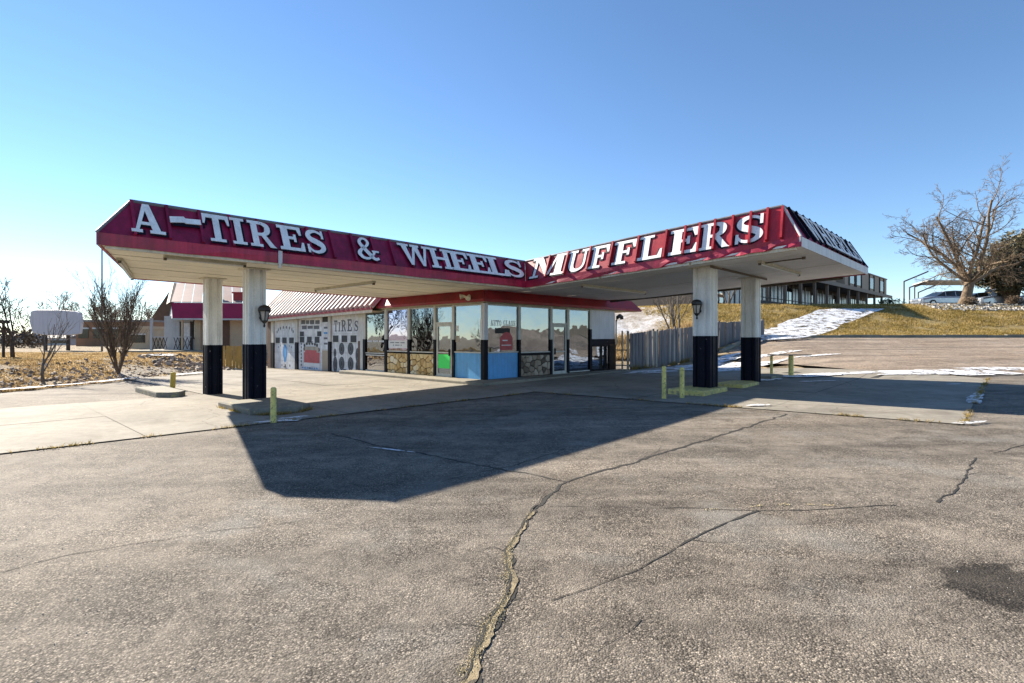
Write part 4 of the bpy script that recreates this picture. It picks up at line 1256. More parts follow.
def stones(fr, a0, a1, b0, b1, mat, seed):
    """rubble facing: uneven stones standing proud of dark mortar"""
    rnd = random.Random(seed)
    base = wbox(shop, 'stone_panel', fr, a0, a1, b0, b1, -.06, .0, 'mortar')
    mb = MB()
    seeds = []
    tries = 0
    while tries < 500:
        tries += 1
        p = (rnd.uniform(a0, a1), rnd.uniform(b0, b1)); rr_ = rnd.uniform(.17, .30)
        if all(math.hypot((p[0] - q[0]) * 1.15, p[1] - q[1]) > rr_ for q in seeds): seeds.append(p)
    for p in seeds:
        cell = [(a0, b0), (a1, b0), (a1, b1), (a0, b1)]
        for q in seeds:
            if q is p: continue
            mx_, my_ = (p[0] + q[0]) / 2, (p[1] + q[1]) / 2; nx_, ny_ = q[0] - p[0], q[1] - p[1]
            out_ = []
            for k in range(len(cell)):
                A, B = cell[k], cell[(k + 1) % len(cell)]
                dA = (A[0] - mx_) * nx_ + (A[1] - my_) * ny_; dB = (B[0] - mx_) * nx_ + (B[1] - my_) * ny_
                if dA <= 0: out_.append(A)
                if dA * dB < 0: t = dA / (dA - dB); out_.append((A[0] + (B[0] - A[0]) * t, A[1] + (B[1] - A[1]) * t))
            cell = out_
            if len(cell) < 3: break
        if len(cell) < 3: continue
        cx = sum(c[0] for c in cell) / len(cell); cy = sum(c[1] for c in cell) / len(cell)
        n = len(cell); h = rnd.uniform(.025, .06)
        vs = [fr(cx + (x - cx) * .90, cy + (y - cy) * .90, .002) for x, y in cell] + [fr(cx + (x - cx) * .82, cy + (y - cy) * .82, h * .7) for x, y in cell] + [fr(cx + (x - cx) * .55 + rnd.uniform(-.008, .008), cy + (y - cy) * .55, h) for x, y in cell]
        mb.add(vs, [tuple(range(2 * n, 3 * n))] + [(r_ * n + k, r_ * n + (k + 1) % n, (r_ + 1) * n + (k + 1) % n, (r_ + 1) * n + k) for r_ in (0, 1) for k in range(n)])
    o = part(base, 'stones', mb, mat); o['kind'] = 'stuff'
def entry(fr, a0, a1, handle_left, b_top=2.84):
    """glazed aluminium door with transom"""
    d = wbox(shop, 'door', fr, a0 + .10, a1 - .10, .18, 2.08, -.012, -.004, 'glass')
    wbox(d, 'stile', fr, a0 + .03, a0 + .12, .08, 2.16, -.02, .03, 'frame_white')
    wbox(d, 'stile', fr, a1 - .12, a1 - .03, .08, 2.16, -.02, .03, 'frame_white')
    wbox(d, 'rail', fr, a0 + .12, a1 - .12, 2.06, 2.16, -.02, .03, 'frame_white')
    wbox(d, 'rail', fr, a0 + .12, a1 - .12, .08, .24, -.02, .03, 'frame_white')
    wbox(d, 'rail', fr, a0 + .12, a1 - .12, 1.02, 1.07, -.02, .03, 'frame_white')
    h = a0 + .16 if handle_left else a1 - .16
    wbox(d, 'handle', fr, h - .03, h + .03, .93, 1.18, .03, .075, 'frame_dark')
    wbox(d, 'threshold', fr, a0, a1, .11, .14, -.06, .06, 'frame_white')
    t = wbox(shop, 'transom', fr, a0 + .02, a1 - .02, 2.22, b_top, -.01, -.002, 'glass')
    wbox(t, 'frame', fr, a0, a1, 2.165, 2.225, -.03, .045, 'frame_white')
    wbox(t, 'frame', fr, a0, a1, b_top - .04, b_top, .0, .03, 'frame_white')
    return d

# header beam (cream) above all glass
wbox(shop, 'header', fL, -.02, VB, WT, 3.0, -.1, .075, 'wall_cream')
wbox(shop, 'header', fR, -.02, UEND, WT, 3.0, -.1, .072, 'wall_cream')
mb = MB(); mb.box(-.08, .10, -.08, .10, 1.55, WT); part(shop, 'corner_post', mb, 'wall_white')
mb = MB(); mb.box(-.085, .10, -.085, .10, 0, 1.55); part(shop, 'corner_post', mb, 'frame_dark')

# ---- left front, pixel columns measured from the corner leftwards
TL = WT - .01
v_a, v_b = VL(481.5), VL(455.0)
window(fL, v_a, v_b, 1.06, TL)
wbox(shop, 'blue_panel', fL, v_a, v_b, .10, 1.055, -.03, .0, 'blue_panel')
mullion(fL, VL(455.0), VL(453.0))
d1 = entry(fL, VL(453.0), VL(436.5), True)
dm = (VL(453.0) + VL(436.5)) / 2
wbox(d1, 'notice', fL, dm - .36, dm + .34, .44, .98, .034, .042, 'green_sign', 'bright green notice sheet')
mullion(fL, VL(436.5), VL(434.5))
window(fL, VL(434.5), VL(410.6), 1.02, TL)
stones(fL, VL(434.5), VL(410.6), .10, .97, 'stone_tan', 1)
mullion(fL, VL(410.6), VL(408.4))
wv = window(fL, VL(408.4), VL(387.8), 1.02, TL, 'glass_violet')
wbox(wv, 'notice', fL, VL(407.6), VL(388.8), 1.18, 1.50, .006, .012, 'paper')
for k, (zz_, e0_, e1_) in enumerate([(1.41, .1, .92), (1.30, .25, .72)]):
    va_, vb_ = VL(407.6), VL(388.8)
    n = 15 if k == 0 else 8
    for i in range(n):
        if (i * 7 + k) % 5 == 3: continue
        x0 = va_ + (vb_ - va_) * (1 - (e0_ + (e1_ - e0_) * (i + .75) / n)); x1 = va_ + (vb_ - va_) * (1 - (e0_ + (e1_ - e0_) * i / n))
        wbox(wv, 'print_mark', fL, x0, x1, zz_ - .022, zz_ + .022, .013, .0145, 'grey_paint')
stones(fL, VL(408.4), VL(387.8), .10, .97, 'stone_tan', 2)
mullion(fL, VL(387.8), VL(385.4))
wn_ = window(fL, VL(385.4), VL(366.2), .90, TL)
va_, vb_ = VL(384.0), VL(367.6)
for i in range(14):
    if i in (4, 9): continue
    wbox(wn_, 'print_mark', fL, va_ + (vb_ - va_) * (i + .1) / 14, va_ + (vb_ - va_) * (i + .85) / 14, 1.42, 1.50, .006, .009, 'paper')
window(fL, VL(385.4), VL(366.2), .12, .86, 'glass_far')
wbox(shop, 'dark_panel', fL, VL(384.4), VL(367.2), .92, 1.38, -.05, -.02, 'frame_dark')
mullion(fL, VL(366.2), VL(363.9)); wbox(shop, 'mullion', fL, VL(363.9), VB, 0, WT, -.06, .05, 'frame_white')
wbox(shop, 'base_strip', fL, .09, VB, -.02, .098, -.05, .02, 'frame_dark')

# ---- right front
window(fR, UR(486.6), UR(517.6), 1.06, TL)
wbox(shop, 'blue_panel', fR, UR(486.6), UR(517.6), .12, 1.055, -.03, 0, 'blue_panel')
mullion(fR, UR(517.6), UR(519.8))
window(fR, UR(519.8), UR(549.4), 1.03, TL)
wbox(shop, 'sill_board', fR, UR(519.8), UR(549.4), .95, 1.03, -.03, .05, 'frame_dark')
stones(fR, UR(519.8), UR(549.4), .12, .94, 'stone_bits', 3)
mullion(fR, UR(549.4), UR(551.6))
d2 = entry(fR, UR(551.6), UR(566.4), True, 2.84)
mullion(fR, UR(566.4), UR(568.4))
window(fR, UR(568.4), UR(589.0), .14, TL)
mullion(fR, UR(589.0), UR(590.8), split=2.0)
wbox(shop, 'wall_panel', fR, UR(590.8), UEND, 1.56, WT, -.12, .02, 'wall_white')
wbox(shop, 'wall_panel', fR, UR(590.8), UEND, 1.28, 1.555, -.12, .024, 'navy')
window(fR, UR(592.2), UR(608.6), .14, 1.27, bar='frame_dark')
wbox(shop, 'end_post', fR, UR(608.6), UEND, 0, 1.27, -.12, .05, 'frame_dark')
wbox(shop, 'base_strip', fR, .09, UEND, -.02, .118, -.05, .02, 'frame_dark')
# lettering and red sticker on the first right window
wl = part(shop, 'window_decal', MB().box(UR(508), UR(508) + .001, .02, .021, 2, 2.001), 'paper')
x = UR(490.5); scale = (UR(513) - UR(490.5)) / 8.1
for ch in 'AUTO GLASS':
    gw = glyph(ch)[0] if ch != ' ' else .6
    if ch != ' ':
        w_ = gw * scale * .86
        part(wl, 'letter', letter_mesh(ch, w_, .21, (lambda a, b, c, x=x: fR(x + a, 2.06 + b, c)), .002, .005), 'paper')
    x += (gw * .86 + .1) * scale
wbox(shop, 'window_decal', fR, UR(495), UR(510), 1.78, 1.98, .001, .003, 'black_paint')
rs = wbox(shop, 'window_decal', fR, UR(500), UR(512.5), 1.16, 1.66, .001, .004, 'red_paint', 'red sticker in the window')
mb = MB(); mb.prism([(UR(501), 1.66), (UR(512), 1.66), (UR(510.5), 1.78), (UR(507), 1.84), (UR(503.5), 1.80)], fR, .001, .0042); part(rs, 'sticker_top', mb, 'red_paint')
wbox(rs, 'sticker_text', fR, UR(502.5), UR(507.5), 1.50, 1.545, .0045, .006, 'paper')
wbox(rs, 'sticker_text', fR, UR(501.5), UR(511), 1.33, 1.36, .0045, .006, 'paper')
wbox(shop, 'window_decal', fL, VL(458.6), VL(456.0), 1.86, 2.08, .001, .004, 'paper')
wbox(shop, 'window_decal', fL, VL(459.6), VL(455.6), 1.46, 1.70, .001, .004, 'fence_pale')
wbox(shop, 'window_decal', fL, -.02 + VL(483.6), VL(482.0), 1.6, 2.3, .088, .09, 'paper')

# ---- red eaves band over both fronts
def eave(root, pts_bot, pts_top, mat, name='eaves_panel', seg=1):
    mb = MB(); n = Vector((0, 0, -.03))
    mb.hexa([Vector(pts_bot[0]) + n, Vector(pts_bot[1]) + n, Vector(pts_top[1]) + n, Vector(pts_top[0]) + n], [pts_bot[0], pts_bot[1], pts_top[1], pts_top[0]])
    return part(root, name, mb, mat)
OV = 0.30
VR = VL(384.5) + 0.15
for i in range(4):
    a = -OV + (VR + OV) * i / 4; b = -OV + (VR + OV) * (i + 1) / 4 - .008
    a2 = a if i else -.02
    eave(shop, [(-OV, a, 3.0), (-OV, b, 3.0)], [(-.02, a2, 3.42), (-.02, b, 3.42)], 'band_red')
    wbox(shop, 'eaves_fascia', fL, a, b, 2.90, 3.0, OV, OV + .02, 'band_red')
UB = UR(637) - .1
for i in range(5):
    a = -OV + (UB + OV) * i / 5 + .004; b = -OV + (UB + OV) * (i + 1) / 5 - .004
    a2 = a if i else .02; b2 = b if i < 4 else b - .45
    eave(shop, [(a, -OV, 3.002), (b, -OV, 3.002)], [(a2, -.02, 3.42), (b2, -.02, 3.42)], 'band_red')
    wbox(shop, 'eaves_fascia', fR, a, b, 2.90, 3.001, OV, OV + .022, 'band_red')
mb = MB(); mb.box(-OV, -.002, -OV, VR, 2.905, 2.925); mb2 = MB(); mb2.box(0, UB, -OV, -.002, 2.9045, 2.9245)
part(shop, 'eaves_soffit', mb, 'wall_cream'); part(shop, 'eaves_soffit', mb2, 'wall_cream')
eave(shop, [(UB, -OV, 3.0), (UB, 1.5, 3.0)], [(UB - .45, -.02, 3.42), (UB - .45, 1.5, 3.42)], 'ridge_metal')
mb = MB(); mb.box(UEND, UB, 0, 1.5, 2.9, 2.98); part(shop, 'eaves_soffit', mb, 'wall_cream')

# ---- garage part: ribbed metal roof, posts, three sectional doors
E0, E1 = VR, VEND + .5
OG = 0.52
def zE(v): return 2.92 + gz_(v)
nrib = 30
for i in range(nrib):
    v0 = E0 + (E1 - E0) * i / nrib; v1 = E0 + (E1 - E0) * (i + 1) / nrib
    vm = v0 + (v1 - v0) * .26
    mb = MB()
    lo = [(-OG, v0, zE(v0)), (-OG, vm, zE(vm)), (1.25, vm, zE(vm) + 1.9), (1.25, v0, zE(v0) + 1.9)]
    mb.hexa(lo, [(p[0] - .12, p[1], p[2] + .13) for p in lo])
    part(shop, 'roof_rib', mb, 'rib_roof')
mb = MB()
lo = [(-OG, E0, zE(E0) - .01), (-OG, E1, zE(E1) - .01), (1.25, E1, zE(E1) + 1.89), (1.25, E0, zE(E0) + 1.89)]
mb.hexa([(p[0], p[1], p[2] - .04) for p in lo], lo); part(shop, 'roof_sheet', mb, 'rib_shade')
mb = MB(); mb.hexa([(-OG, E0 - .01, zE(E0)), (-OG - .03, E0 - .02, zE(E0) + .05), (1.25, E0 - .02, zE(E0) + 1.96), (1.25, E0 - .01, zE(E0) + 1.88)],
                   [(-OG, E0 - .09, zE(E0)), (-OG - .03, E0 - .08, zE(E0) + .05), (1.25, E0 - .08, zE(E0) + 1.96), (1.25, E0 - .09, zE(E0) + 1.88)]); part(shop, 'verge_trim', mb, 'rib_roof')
for i in range(5):
    v0 = E0 + (E1 - E0) * i / 5; v1 = E0 + (E1 - E0) * (i + 1) / 5 - .01
    mb = MB(); lo = [(-OG - .05, v0, zE(v0) - .07), (-OG + .0, v0, zE(v0) - .07), (-OG + .0, v1, zE(v1) - .07), (-OG - .05, v1, zE(v1) - .07)]
    mb.hexa(lo, [(p[0], p[1], p[2] + .11) for p in lo]); part(shop, 'gutter', mb, 'band_red')
    mb = MB(); lo = [(-OG + .01, v0, zE(v0) - .16), (.0, v0, zE(v0) - .16), (.0, v1, zE(v1) - .16), (-OG + .01, v1, zE(v1) - .16)]
    mb.hexa(lo, [(p[0], p[1], p[2] + .05) for p in lo]); part(shop, 'eaves_soffit', mb, 'wall_cream')
    mb = MB(); lo = [(-OG - .02, v0, zE(v0) - .19), (-OG + .005, v0, zE(v0) - .19), (-OG + .005, v1, zE(v1) - .19), (-OG - .02, v1, zE(v1) - .19)]
    mb.hexa(lo, [(p[0], p[1], p[2] + .12) for p in lo]); part(shop, 'eaves_fascia', mb, 'trim_cream')

def gpost(px0, px1, white='frame_white', dark='frame_dark', c=.05, split=1.5):
    v0, v1 = VL(px1), VL(px0)
    z = gz_((v0 + v1) / 2)
    wbox(shop, 'door_post', fL, v0, v1, split + z, 2.82 + z, -.1, c, white)
    wbox(shop, 'door_post', fL, v0, v1, -.1 + z, split + z, -.1, c + .004, dark)
gpost(295.7, 298.2); gpost(328.8, 331.2); gpost(359.0, 361.0, 'frame_white', 'brown_wood')
gpost(271.6, 274.2)
wbox(shop, 'stone_pier', fL, VL(271.6), VEND, -.3, 2.7, -.15, .06, 'brown_wood')
def garage(px0, px1, label):
    v0, v1 = VL(px1), VL(px0)
    z = gz_((v0 + v1) / 2)
    root = wbox(shop, 'garage_door', fL, v0, v1, z - .02, 2.82 + z, -.09, -.05, 'frame_white', label)
    n = 6
    hh = 2.80 / n
    for i in range(n):
        b0 = z + hh * i
        wbox(root, 'door_section', fL, v0 + .02, v1 - .02, b0 + .010, b0 + hh - .010, -.05, -.02, 'door_white')
        for kk in range(4):
            aa = v0 + .05 + (v1 - v0 - .1) * kk / 4
            if i not in (3,): wbox(root, 'raised_panel', fL, aa + .05, aa + (v1 - v0 - .1) / 4 - .03, b0 + .09, b0 + hh - .09, -.02, -.0195, 'door_white')
    for k in range(3):
        a = v0 + (v1 - v0) * (.10 + .32 * k)
        wbox(root, 'window_trim', fL, a - .03, a + (v1 - v0) * .2 + .03, z + 1.43, z + 1.81, -.02, -.0165, 'frame_white')
        wbox(root, 'door_window', fL, a, a + (v1 - v0) * .2, z + 1.46, z + 1.78, -.02, -.012, 'black_paint')
    wbox(root, 'handle', fL, (v0 + v1) / 2 - .12, (v0 + v1) / 2 + .12, z + .10, z + .14, -.02, .01, 'frame_dark')
    return root, v0, v1, z
# a runs right-to-left as v grows, so pictures are laid out with t from the left edge
def pic(root, name, v0, v1, t0, t1, z0, z1, mat, lay=0):
    wbox(root, name, fL, v1 - (v1 - v0) * t1, v1 - (v1 - v0) * t0, z0, z1, -.0195 + .0015 * lay, -.0175 + .0015 * lay, mat)
def disc(root, name, v0, v1, t, zc, rx, rz, mat, lay=0, hole=0):
    mb = MB()
    n = 18
    vc = v1 - (v1 - v0) * t
    c = -.019 + .0015 * lay
    if hole:
        vs = [fL(vc + rx * math.cos(2 * math.pi * k / n), zc + rz * math.sin(2 * math.pi * k / n), c) for k in range(n)] + \
             [fL(vc + rx * hole * math.cos(2 * math.pi * k / n), zc + rz * hole * math.sin(2 * math.pi * k / n), c) for k in range(n)]
        mb.add(vs, [(k, (k + 1) % n, n + (k + 1) % n, n + k) for k in range(n)])
    else:
        mb.add([fL(vc + rx * math.cos(2 * math.pi * k / n), zc + rz * math.sin(2 * math.pi * k / n), c) for k in range(n)], [tuple(range(n))])
    part(root, name, mb, mat)
# door nearest the windows: TIRES and piles of tyres
g3, a0, a1, gz3 = garage(331.2, 359.0, 'white garage door painted TIRES with stacked tires')
def mirr(a, b, c, t0, w, zb): return fL(a1 - (a1 - a0) * t0 - a, zb + b, c)
for ch, t0, t1, zb, hh in [('T', .10, .22, 1.98, .55), ('I', .26, .33, 1.98, .45), ('R', .37, .54, 1.98, .55), ('E', .59, .74, 1.98, .58), ('S', .83, .97, 1.98, .50)]:
    w_ = (t1 - t0) * (a1 - a0)
    part(g3, 'letter', letter_mesh(ch, w_, hh, (lambda a, b, c, t0=t0, zb=zb: fL(a1 - (a1 - a0) * t0 - a, gz3 + zb + b, c)), -.0195, -.017), 'grey_paint')
for t, zc, rx, rz in [(.38, 1.13, .27, .30), (.38, .42, .27, .33), (.70, 1.15, .27, .30), (.70, .42, .27, .33), (.13, .92, .14, .22), (.14, .34, .22, .40), (.93, .85, .16, .34), (.93, .3, .16, .3)]:
    disc(g3, 'painted_tire', a0, a1, t, gz3 + zc, rx, rz, 'black_paint', 0)
    disc(g3, 'tread_mark', a0, a1, t, gz3 + zc, rx * .86, rz * .86, 'grey_paint', 1, .80)
    disc(g3, 'tread_mark', a0, a1, t, gz3 + zc, rx * .45, rz * .62, 'grey_paint', 1, .6)
# narrow panel beside it
wv0, wv1 = VL(328.8), VL(321.8); zp = gz_((wv0 + wv1) / 2)
wbox(shop, 'side_panel', fL, wv0, wv1, zp + 1.12, zp + 2.5, -.06, -.01, 'door_white')
wbox(shop, 'side_panel', fL, wv0, wv1, zp - .1, zp + 1.05, -.06, -.012, 'siding_tan')
wbox(shop, 'side_panel', fL, wv0, wv1, zp + 1.05, zp + 1.12, -.06, .0, 'frame_white')
wbox(shop, 'side_panel', fL, wv0, wv1, zp + 2.5, zp + 2.82, -.08, -.05, 'black_paint')
for k in range(4):
    wbox(shop, 'print_mark', fL, wv0 + .15, wv1 - .2, zp + 1.35 + .27 * k, zp + 1.45 + .27 * k, -.0095, -.008, 'sky_paint' if k == 2 else 'grey_paint')
# middle door: painted picture with red block
g2, a0, a1, gz2 = garage(298.2, 321.8, 'white garage door with a painted red machine')
for t0, t1, z0, z1, m in [(.12, .3, 2.46, 2.68, 'grey_paint'), (.33, .47, 2.46, 2.66, 'grey_paint'), (.5, .68, 2.44, 2.66, 'grey_paint'), (.72, .9, 2.44, 2.64, 'grey_paint'),
                          (.15, .36, 2.18, 2.38, 'grey_paint'), (.4, .62, 2.2, 2.36, 'grey_paint'), (.66, .88, 2.18, 2.36, 'grey_paint')]:
    pic(g2, 'painted_mark', a0, a1, t0, t1, gz2 + z0, gz2 + z1, m)
pic(g2, 'paper_sheet', a0, a1, .44, .60, gz2 + 1.86, gz2 + 2.14, 'paper', 1)
pic(g2, 'painted_mark', a0, a1, .06, .24, gz2 + 1.80, gz2 + 2.06, 'black_paint', 1); pic(g2, 'painted_mark', a0, a1, .80, .97, gz2 + 1.80, gz2 + 2.06, 'black_paint', 1)
pic(g2, 'painted_mark', a0, a1, .05, .97, gz2 + 1.44, gz2 + 1.80, 'door_white', 3)
for k, (t, zc) in enumerate([(.27, 1.30), (.37, 1.42), (.48, 1.44), (.60, 1.44), (.71, 1.40), (.80, 1.32), (.87, 1.10), (.26, 1.12)]):
    disc(g2, 'painted_mark', a0, a1, t, gz2 + zc, .11, .10, 'black_paint', 4)
pic(g2, 'painted_machine', a0, a1, .28, .86, gz2 + .95, gz2 + 1.26, 'fence_pale', 4)
pic(g2, 'painted_machine', a0, a1, .25, .90, gz2 + .40, gz2 + .95, 'red_paint', 4)
pic(g2, 'painted_machine', a0, a1, .30, .78, gz2 + .95, gz2 + 1.07, 'red_paint', 5)
pic(g2, 'painted_machine', a0, a1, .24, .90, gz2 + .22, gz2 + .38, 'paper', 4)
for k in range(7):
    pic(g2, 'painted_mark', a0, a1, .10, .15, gz2 + .2 + .19 * k, gz2 + .31 + .19 * k, 'grey_paint', 1)
    pic(g2, 'painted_mark', a0, a1, .16 + .1 * k, .22 + .1 * k, gz2 + .08, gz2 + .15, 'sky_paint', 1)
# far door: blue shape
g1, a0, a1, gz1 = garage(274.2, 295.7, 'white garage door painted with a blue bottle shape')
disc(g1, 'painted_bottle', a0, a1, .50, gz1 + .95, .30, .44, 'sky_paint', 0)
disc(g1, 'painted_bottle', a0, a1, .50, gz1 + .70, .20, .34, 'sky_paint', 1)
disc(g1, 'painted_bottle', a0, a1, .52, gz1 + .92, .14, .24, 'blue_panel', 2)
for k in range(8):
    a = math.pi * (k + .5) / 8
    disc(g1, 'painted_mark', a0, a1, .5 - .38 * math.cos(a), gz1 + 2.05 + .32 * math.sin(a), .07, .09, 'grey_paint', 0)
    if k in (1, 2, 5, 6): disc(g1, 'painted_mark', a0, a1, .5 - .36 * math.cos(a), gz1 + 1.1 + .25 * math.sin(a), .04, .06, 'grey_paint', 0)
for t in (.36, .52, .72): disc(g1, 'painted_mark', a0, a1, t, gz1 + .2, .06, .07, 'black_paint', 0)

# ---- small things fixed to the shop
fl = thing('flood_light', 'twin flood lamp on the red eaves band near the shop corner', 'light', (-.3, .45, 3.08))
mb = MB(); mb.tube([(-.28, .45, 3.10), (-.40, .45, 3.08)], .05, 8); part(fl, 'bracket', mb, 'trim_cream')
for dv in (-.13, .15):
    mb = MB(); mb.tube([(-.40, .45 + dv * .3, 3.08), (-.45, .45 + dv, 3.12), (-.56, .45 + dv * 1.5, 3.05 + dv * .3)], [.03, .05, .10], 10); part(fl, 'lamp_head', mb, 'trim_cream')
mb = MB(); mb.tube([(-.42, .40, 3.06), (-.47, .42, 2.97)], [.03, .035], 8); part(fl, 'sensor', mb, 'fixture_dark')
vp = thing('vent_pipe', 'black elbow vent pipe at the right end of the shop', 'pipe', (UEND + .15, .1, 0.08))
mb = MB(); mb.tube([(UEND + .15, .1, .0), (UEND + .15, .1, 1.3)], .075, 8); part(vp, 'down_pipe', mb, 'pipe_black')
mb = MB(); mb.tube([(UEND + .02, -.08, 2.4), (UEND + .1, -.1, 2.58), (UEND + .28, -.12, 2.66), (UEND + .42, -.13, 2.6), (UEND + .44, -.13, 2.5)], [.06, .09, .1, .1, .09], 8); part(vp, 'elbow', mb, 'pipe_black')
mb = MB(); mb.tube([(UEND + .05, -.06, 1.3), (UEND + .03, -.07, 2.42)], .04, 6); part(vp, 'riser', mb, 'frame_white')
# ------------------------------------------------------------------ grey board fence behind the shop
def board_fence(label, pts, h, mat, w=0.14, gap=0.012, seed=0, group=None, rails=True, jit=0.05, pale=None, thick=.022):
    """pts: list of (x, y, zbase); every board is a part, sharing a few meshes"""
    rnd = random.Random(seed)
    root = thing('wood_fence', label, 'fence', (pts[0][0], pts[0][1], pts[0][2] - .1), st=False, group=group)
    b0 = BASE[root.name]
    protos = {}
    k = 0
    for p, q in zip(pts, pts[1:]):
        p, q = Vector(p), Vector(q)
        dv = Vector((q.x - p.x, q.y - p.y, 0)); L = dv.length; ang = math.atan2(dv.y, dv.x)
        n = int(L / (w + gap))
        for i in range(n):
            t = (i + .5) / n
            c = p + (q - p) * t
            key = (rnd.randrange(4), pale and rnd.random() < .06)
            if key not in protos:
                dz = rnd.uniform(-jit, jit)
                mb = MB()
                cut = rnd.uniform(.0, .03)
                a, e, tt = w / 2, thick / 2, h + dz
                mb.prism([(-a, 0), (a, 0), (a, tt - cut), (a - .02, tt), (-a + .03, tt - rnd.uniform(0, .02)), (-a, tt - .03)], lambda x, y, z: (x, z, y), -e, e)
                me = mb.mesh('board', pale if key[1] else mat)
                protos[key] = me
            o = bpy.data.objects.new('board', protos[key]); COL.objects.link(o); o.parent = root
            o.location = (c.x - b0[0] + .012 * (i % 2), c.y - b0[1] - .014 * (i % 2), c.z + rnd.uniform(-.02, .02) - b0[2])
            o.rotation_euler = (rnd.uniform(-.02, .02), rnd.gauss(0, .006), ang + rnd.gauss(0, .012))
            if rnd.random() < .05: o.rotation_euler[1] = rnd.uniform(-.06, .06)
        if rails:
            nn = Vector((-dv.y, dv.x, 0)).normalized() * .05
            for f in (.18, .8):
                mb = MB()
                a, b = p + nn + Vector((0, 0, h * f)), q + nn + Vector((0, 0, h * f))
                mb.hexa([a, b, b + nn * .8, a + nn * .8], [a + Vector((0, 0, .09)), b + Vector((0, 0, .09)), b + nn * .8 + Vector((0, 0, .09)), a + nn * .8 + Vector((0, 0, .09))])
                part(root, 'rail', mb, mat)
            for t in (0, .33, .66, 1):
                c = p + (q - p) * t + nn * 2.2
                mb = MB(); mb.box(c.x - .05, c.x + .05, c.y - .05, c.y + .05, c.z - .3, c.z + h + .08); part(root, 'post', mb, mat)
    return root
def fp(px, py_base, Y):
    p = Pw(px, py_base, Y); return (p.x, p.y, p.z)
board_fence('weathered grey board fence running back from the shop end', [fp(630, 374.0, 25.0), fp(697, 359.5, 30.5)], 1.92, 'fence_grey', .17, -.006, 3, pale='fence_pale', jit=.025)
board_fence('grey board fence seen between the two right columns', [fp(697, 356.5, 31.2), fp(764, 351.0, 34.2)], 1.95, 'fence_grey', .17, -.006, 5, jit=.02)
gp = thing('gate_post', 'pale steel gate posts at the near end of the grey fence', 'gate', fp(625.5, 374.5, 24.8), st=False)
for px in (622.3, 627.6):
    a = Vector(fp(px, 376, 24.8)); mb = MB(); mb.tube([a, a + Vector((0, 0, 2.1))], .04, 6); part(gp, 'post', mb, 'fence_pale')
for zz_ in (.2, .9):
    mb = MB(); a, b = Vector(fp(614.5, 376, 24.6)), Vector(fp(627.6, 376, 24.8)); mb.tube([a + Vector((0, 0, zz_ + .3)), b + Vector((0, 0, zz_ + .3))], .03, 6); part(gp, 'rail', mb, 'fixture_dark')

# ------------------------------------------------------------------ bare trees
def grow(segs, p, d, L, r, depth, P, rnd):
    n = P.get('seg', 5)
    pts, rad = [p.copy()], [r]
    end = r * P['taper']
    for i in range(n):
        w = Vector((rnd.gauss(0, 1), rnd.gauss(0, 1), rnd.gauss(0, 1))) * P['wig']
        d = (d + w + Vector((0, 0, P['up'] if depth < 2 else P['up2']))).normalized()
        p = p + d * (L / n)
        pts.append(p.copy()); rad.append(r + (end - r) * (i + 1) / n)
    segs.append((pts, rad, depth))
    if depth >= P['levels']: return
    k = P['kids'][min(depth, len(P['kids']) - 1)]
    for j in range(k):
        t = P['from'] + (1 - P['from']) * (j + rnd.random()) / k
        i = min(n - 1, int(t * n)); f = t * n - i
        q = pts[i] + (pts[i + 1] - pts[i]) * f
        dd = (pts[i + 1] - pts[i]).normalized()
        side = dd.cross(Vector((rnd.gauss(0, 1), rnd.gauss(0, 1), rnd.gauss(0, 1)))).normalized()
        ang = R(rnd.uniform(*P['ang']))
        nd = (dd * math.cos(ang) + side * math.sin(ang)).normalized()
        nd.z *= P.get('flat', 1.0)
        grow(segs, q, nd.normalized(), L * rnd.uniform(*P['len']) * (1.05 - .35 * t), max(P['rmin'], (r + (end - r) * t) * P['rk']), depth + 1, P, rnd)

def tree_from(name, label, base, segs, bark, group=None, twig_sides=3, cat='tree'):
    root = thing(name, label, cat, tuple(base), st=False, group=group)
    tr, cr_ = MB(), MB()
    for pts, rad, dp in segs:
        (tr if dp == 0 else cr_).tube(pts, rad, 8 if dp == 0 else (5 if dp == 1 else twig_sides), cap=dp == 0)
    part(root, 'trunk', tr, bark, smooth=True)
    part(root, 'crown', cr_, bark, smooth=True)
    return root

# big spreading tree on the gravel bed
TB = Pw(966, 305.5, 46.5); TB.z = H(TB.x, TB.y)
rnd = random.Random(21)
segs = []
trunk = [TB + Vector((-.25, 0, -.2)), TB + Vector((0, 0, .6)), TB + Vector((.2, 0, 1.5)), TB + Vector((.35, 0, 2.2))]
segs.append((trunk, [.55, .40, .36, .38], 0))
PB = dict(seg=6, taper=.45, wig=.13, up=.035, up2=.02, levels=5, kids=[0, 7, 6, 5, 3], **{'from': .2}, ang=(25, 62), len=(.38, .64), rk=.52, rmin=.013, flat=.85)
for d, L, r in [((-.50, -.1, .9), 7.4, .20), ((-.95, .2, .42), 6.8, .15), ((-.3, .3, 1.0), 7.6, .16), ((.45, .5, 1.0), 7.4, .15), ((.25, .1, 1.0), 7.2, .19), ((.65, -.2, .85), 8.2, .19), ((1.0, .3, .28), 6.2, .16), ((-.1, .9, .7), 6.0, .14), ((-.2, -.9, .55), 5.2, .13), ((-.85, -.5, .22), 5.8, .12)]:
    grow(segs, trunk[-1] - Vector((0, 0, .3)), Vector(d).normalized(), L * .88, r, 1, PB, rnd)
tree_from('bare_tree', 'large spreading bare tree above the gravel bed at the right', TB, segs, 'bark_tan')

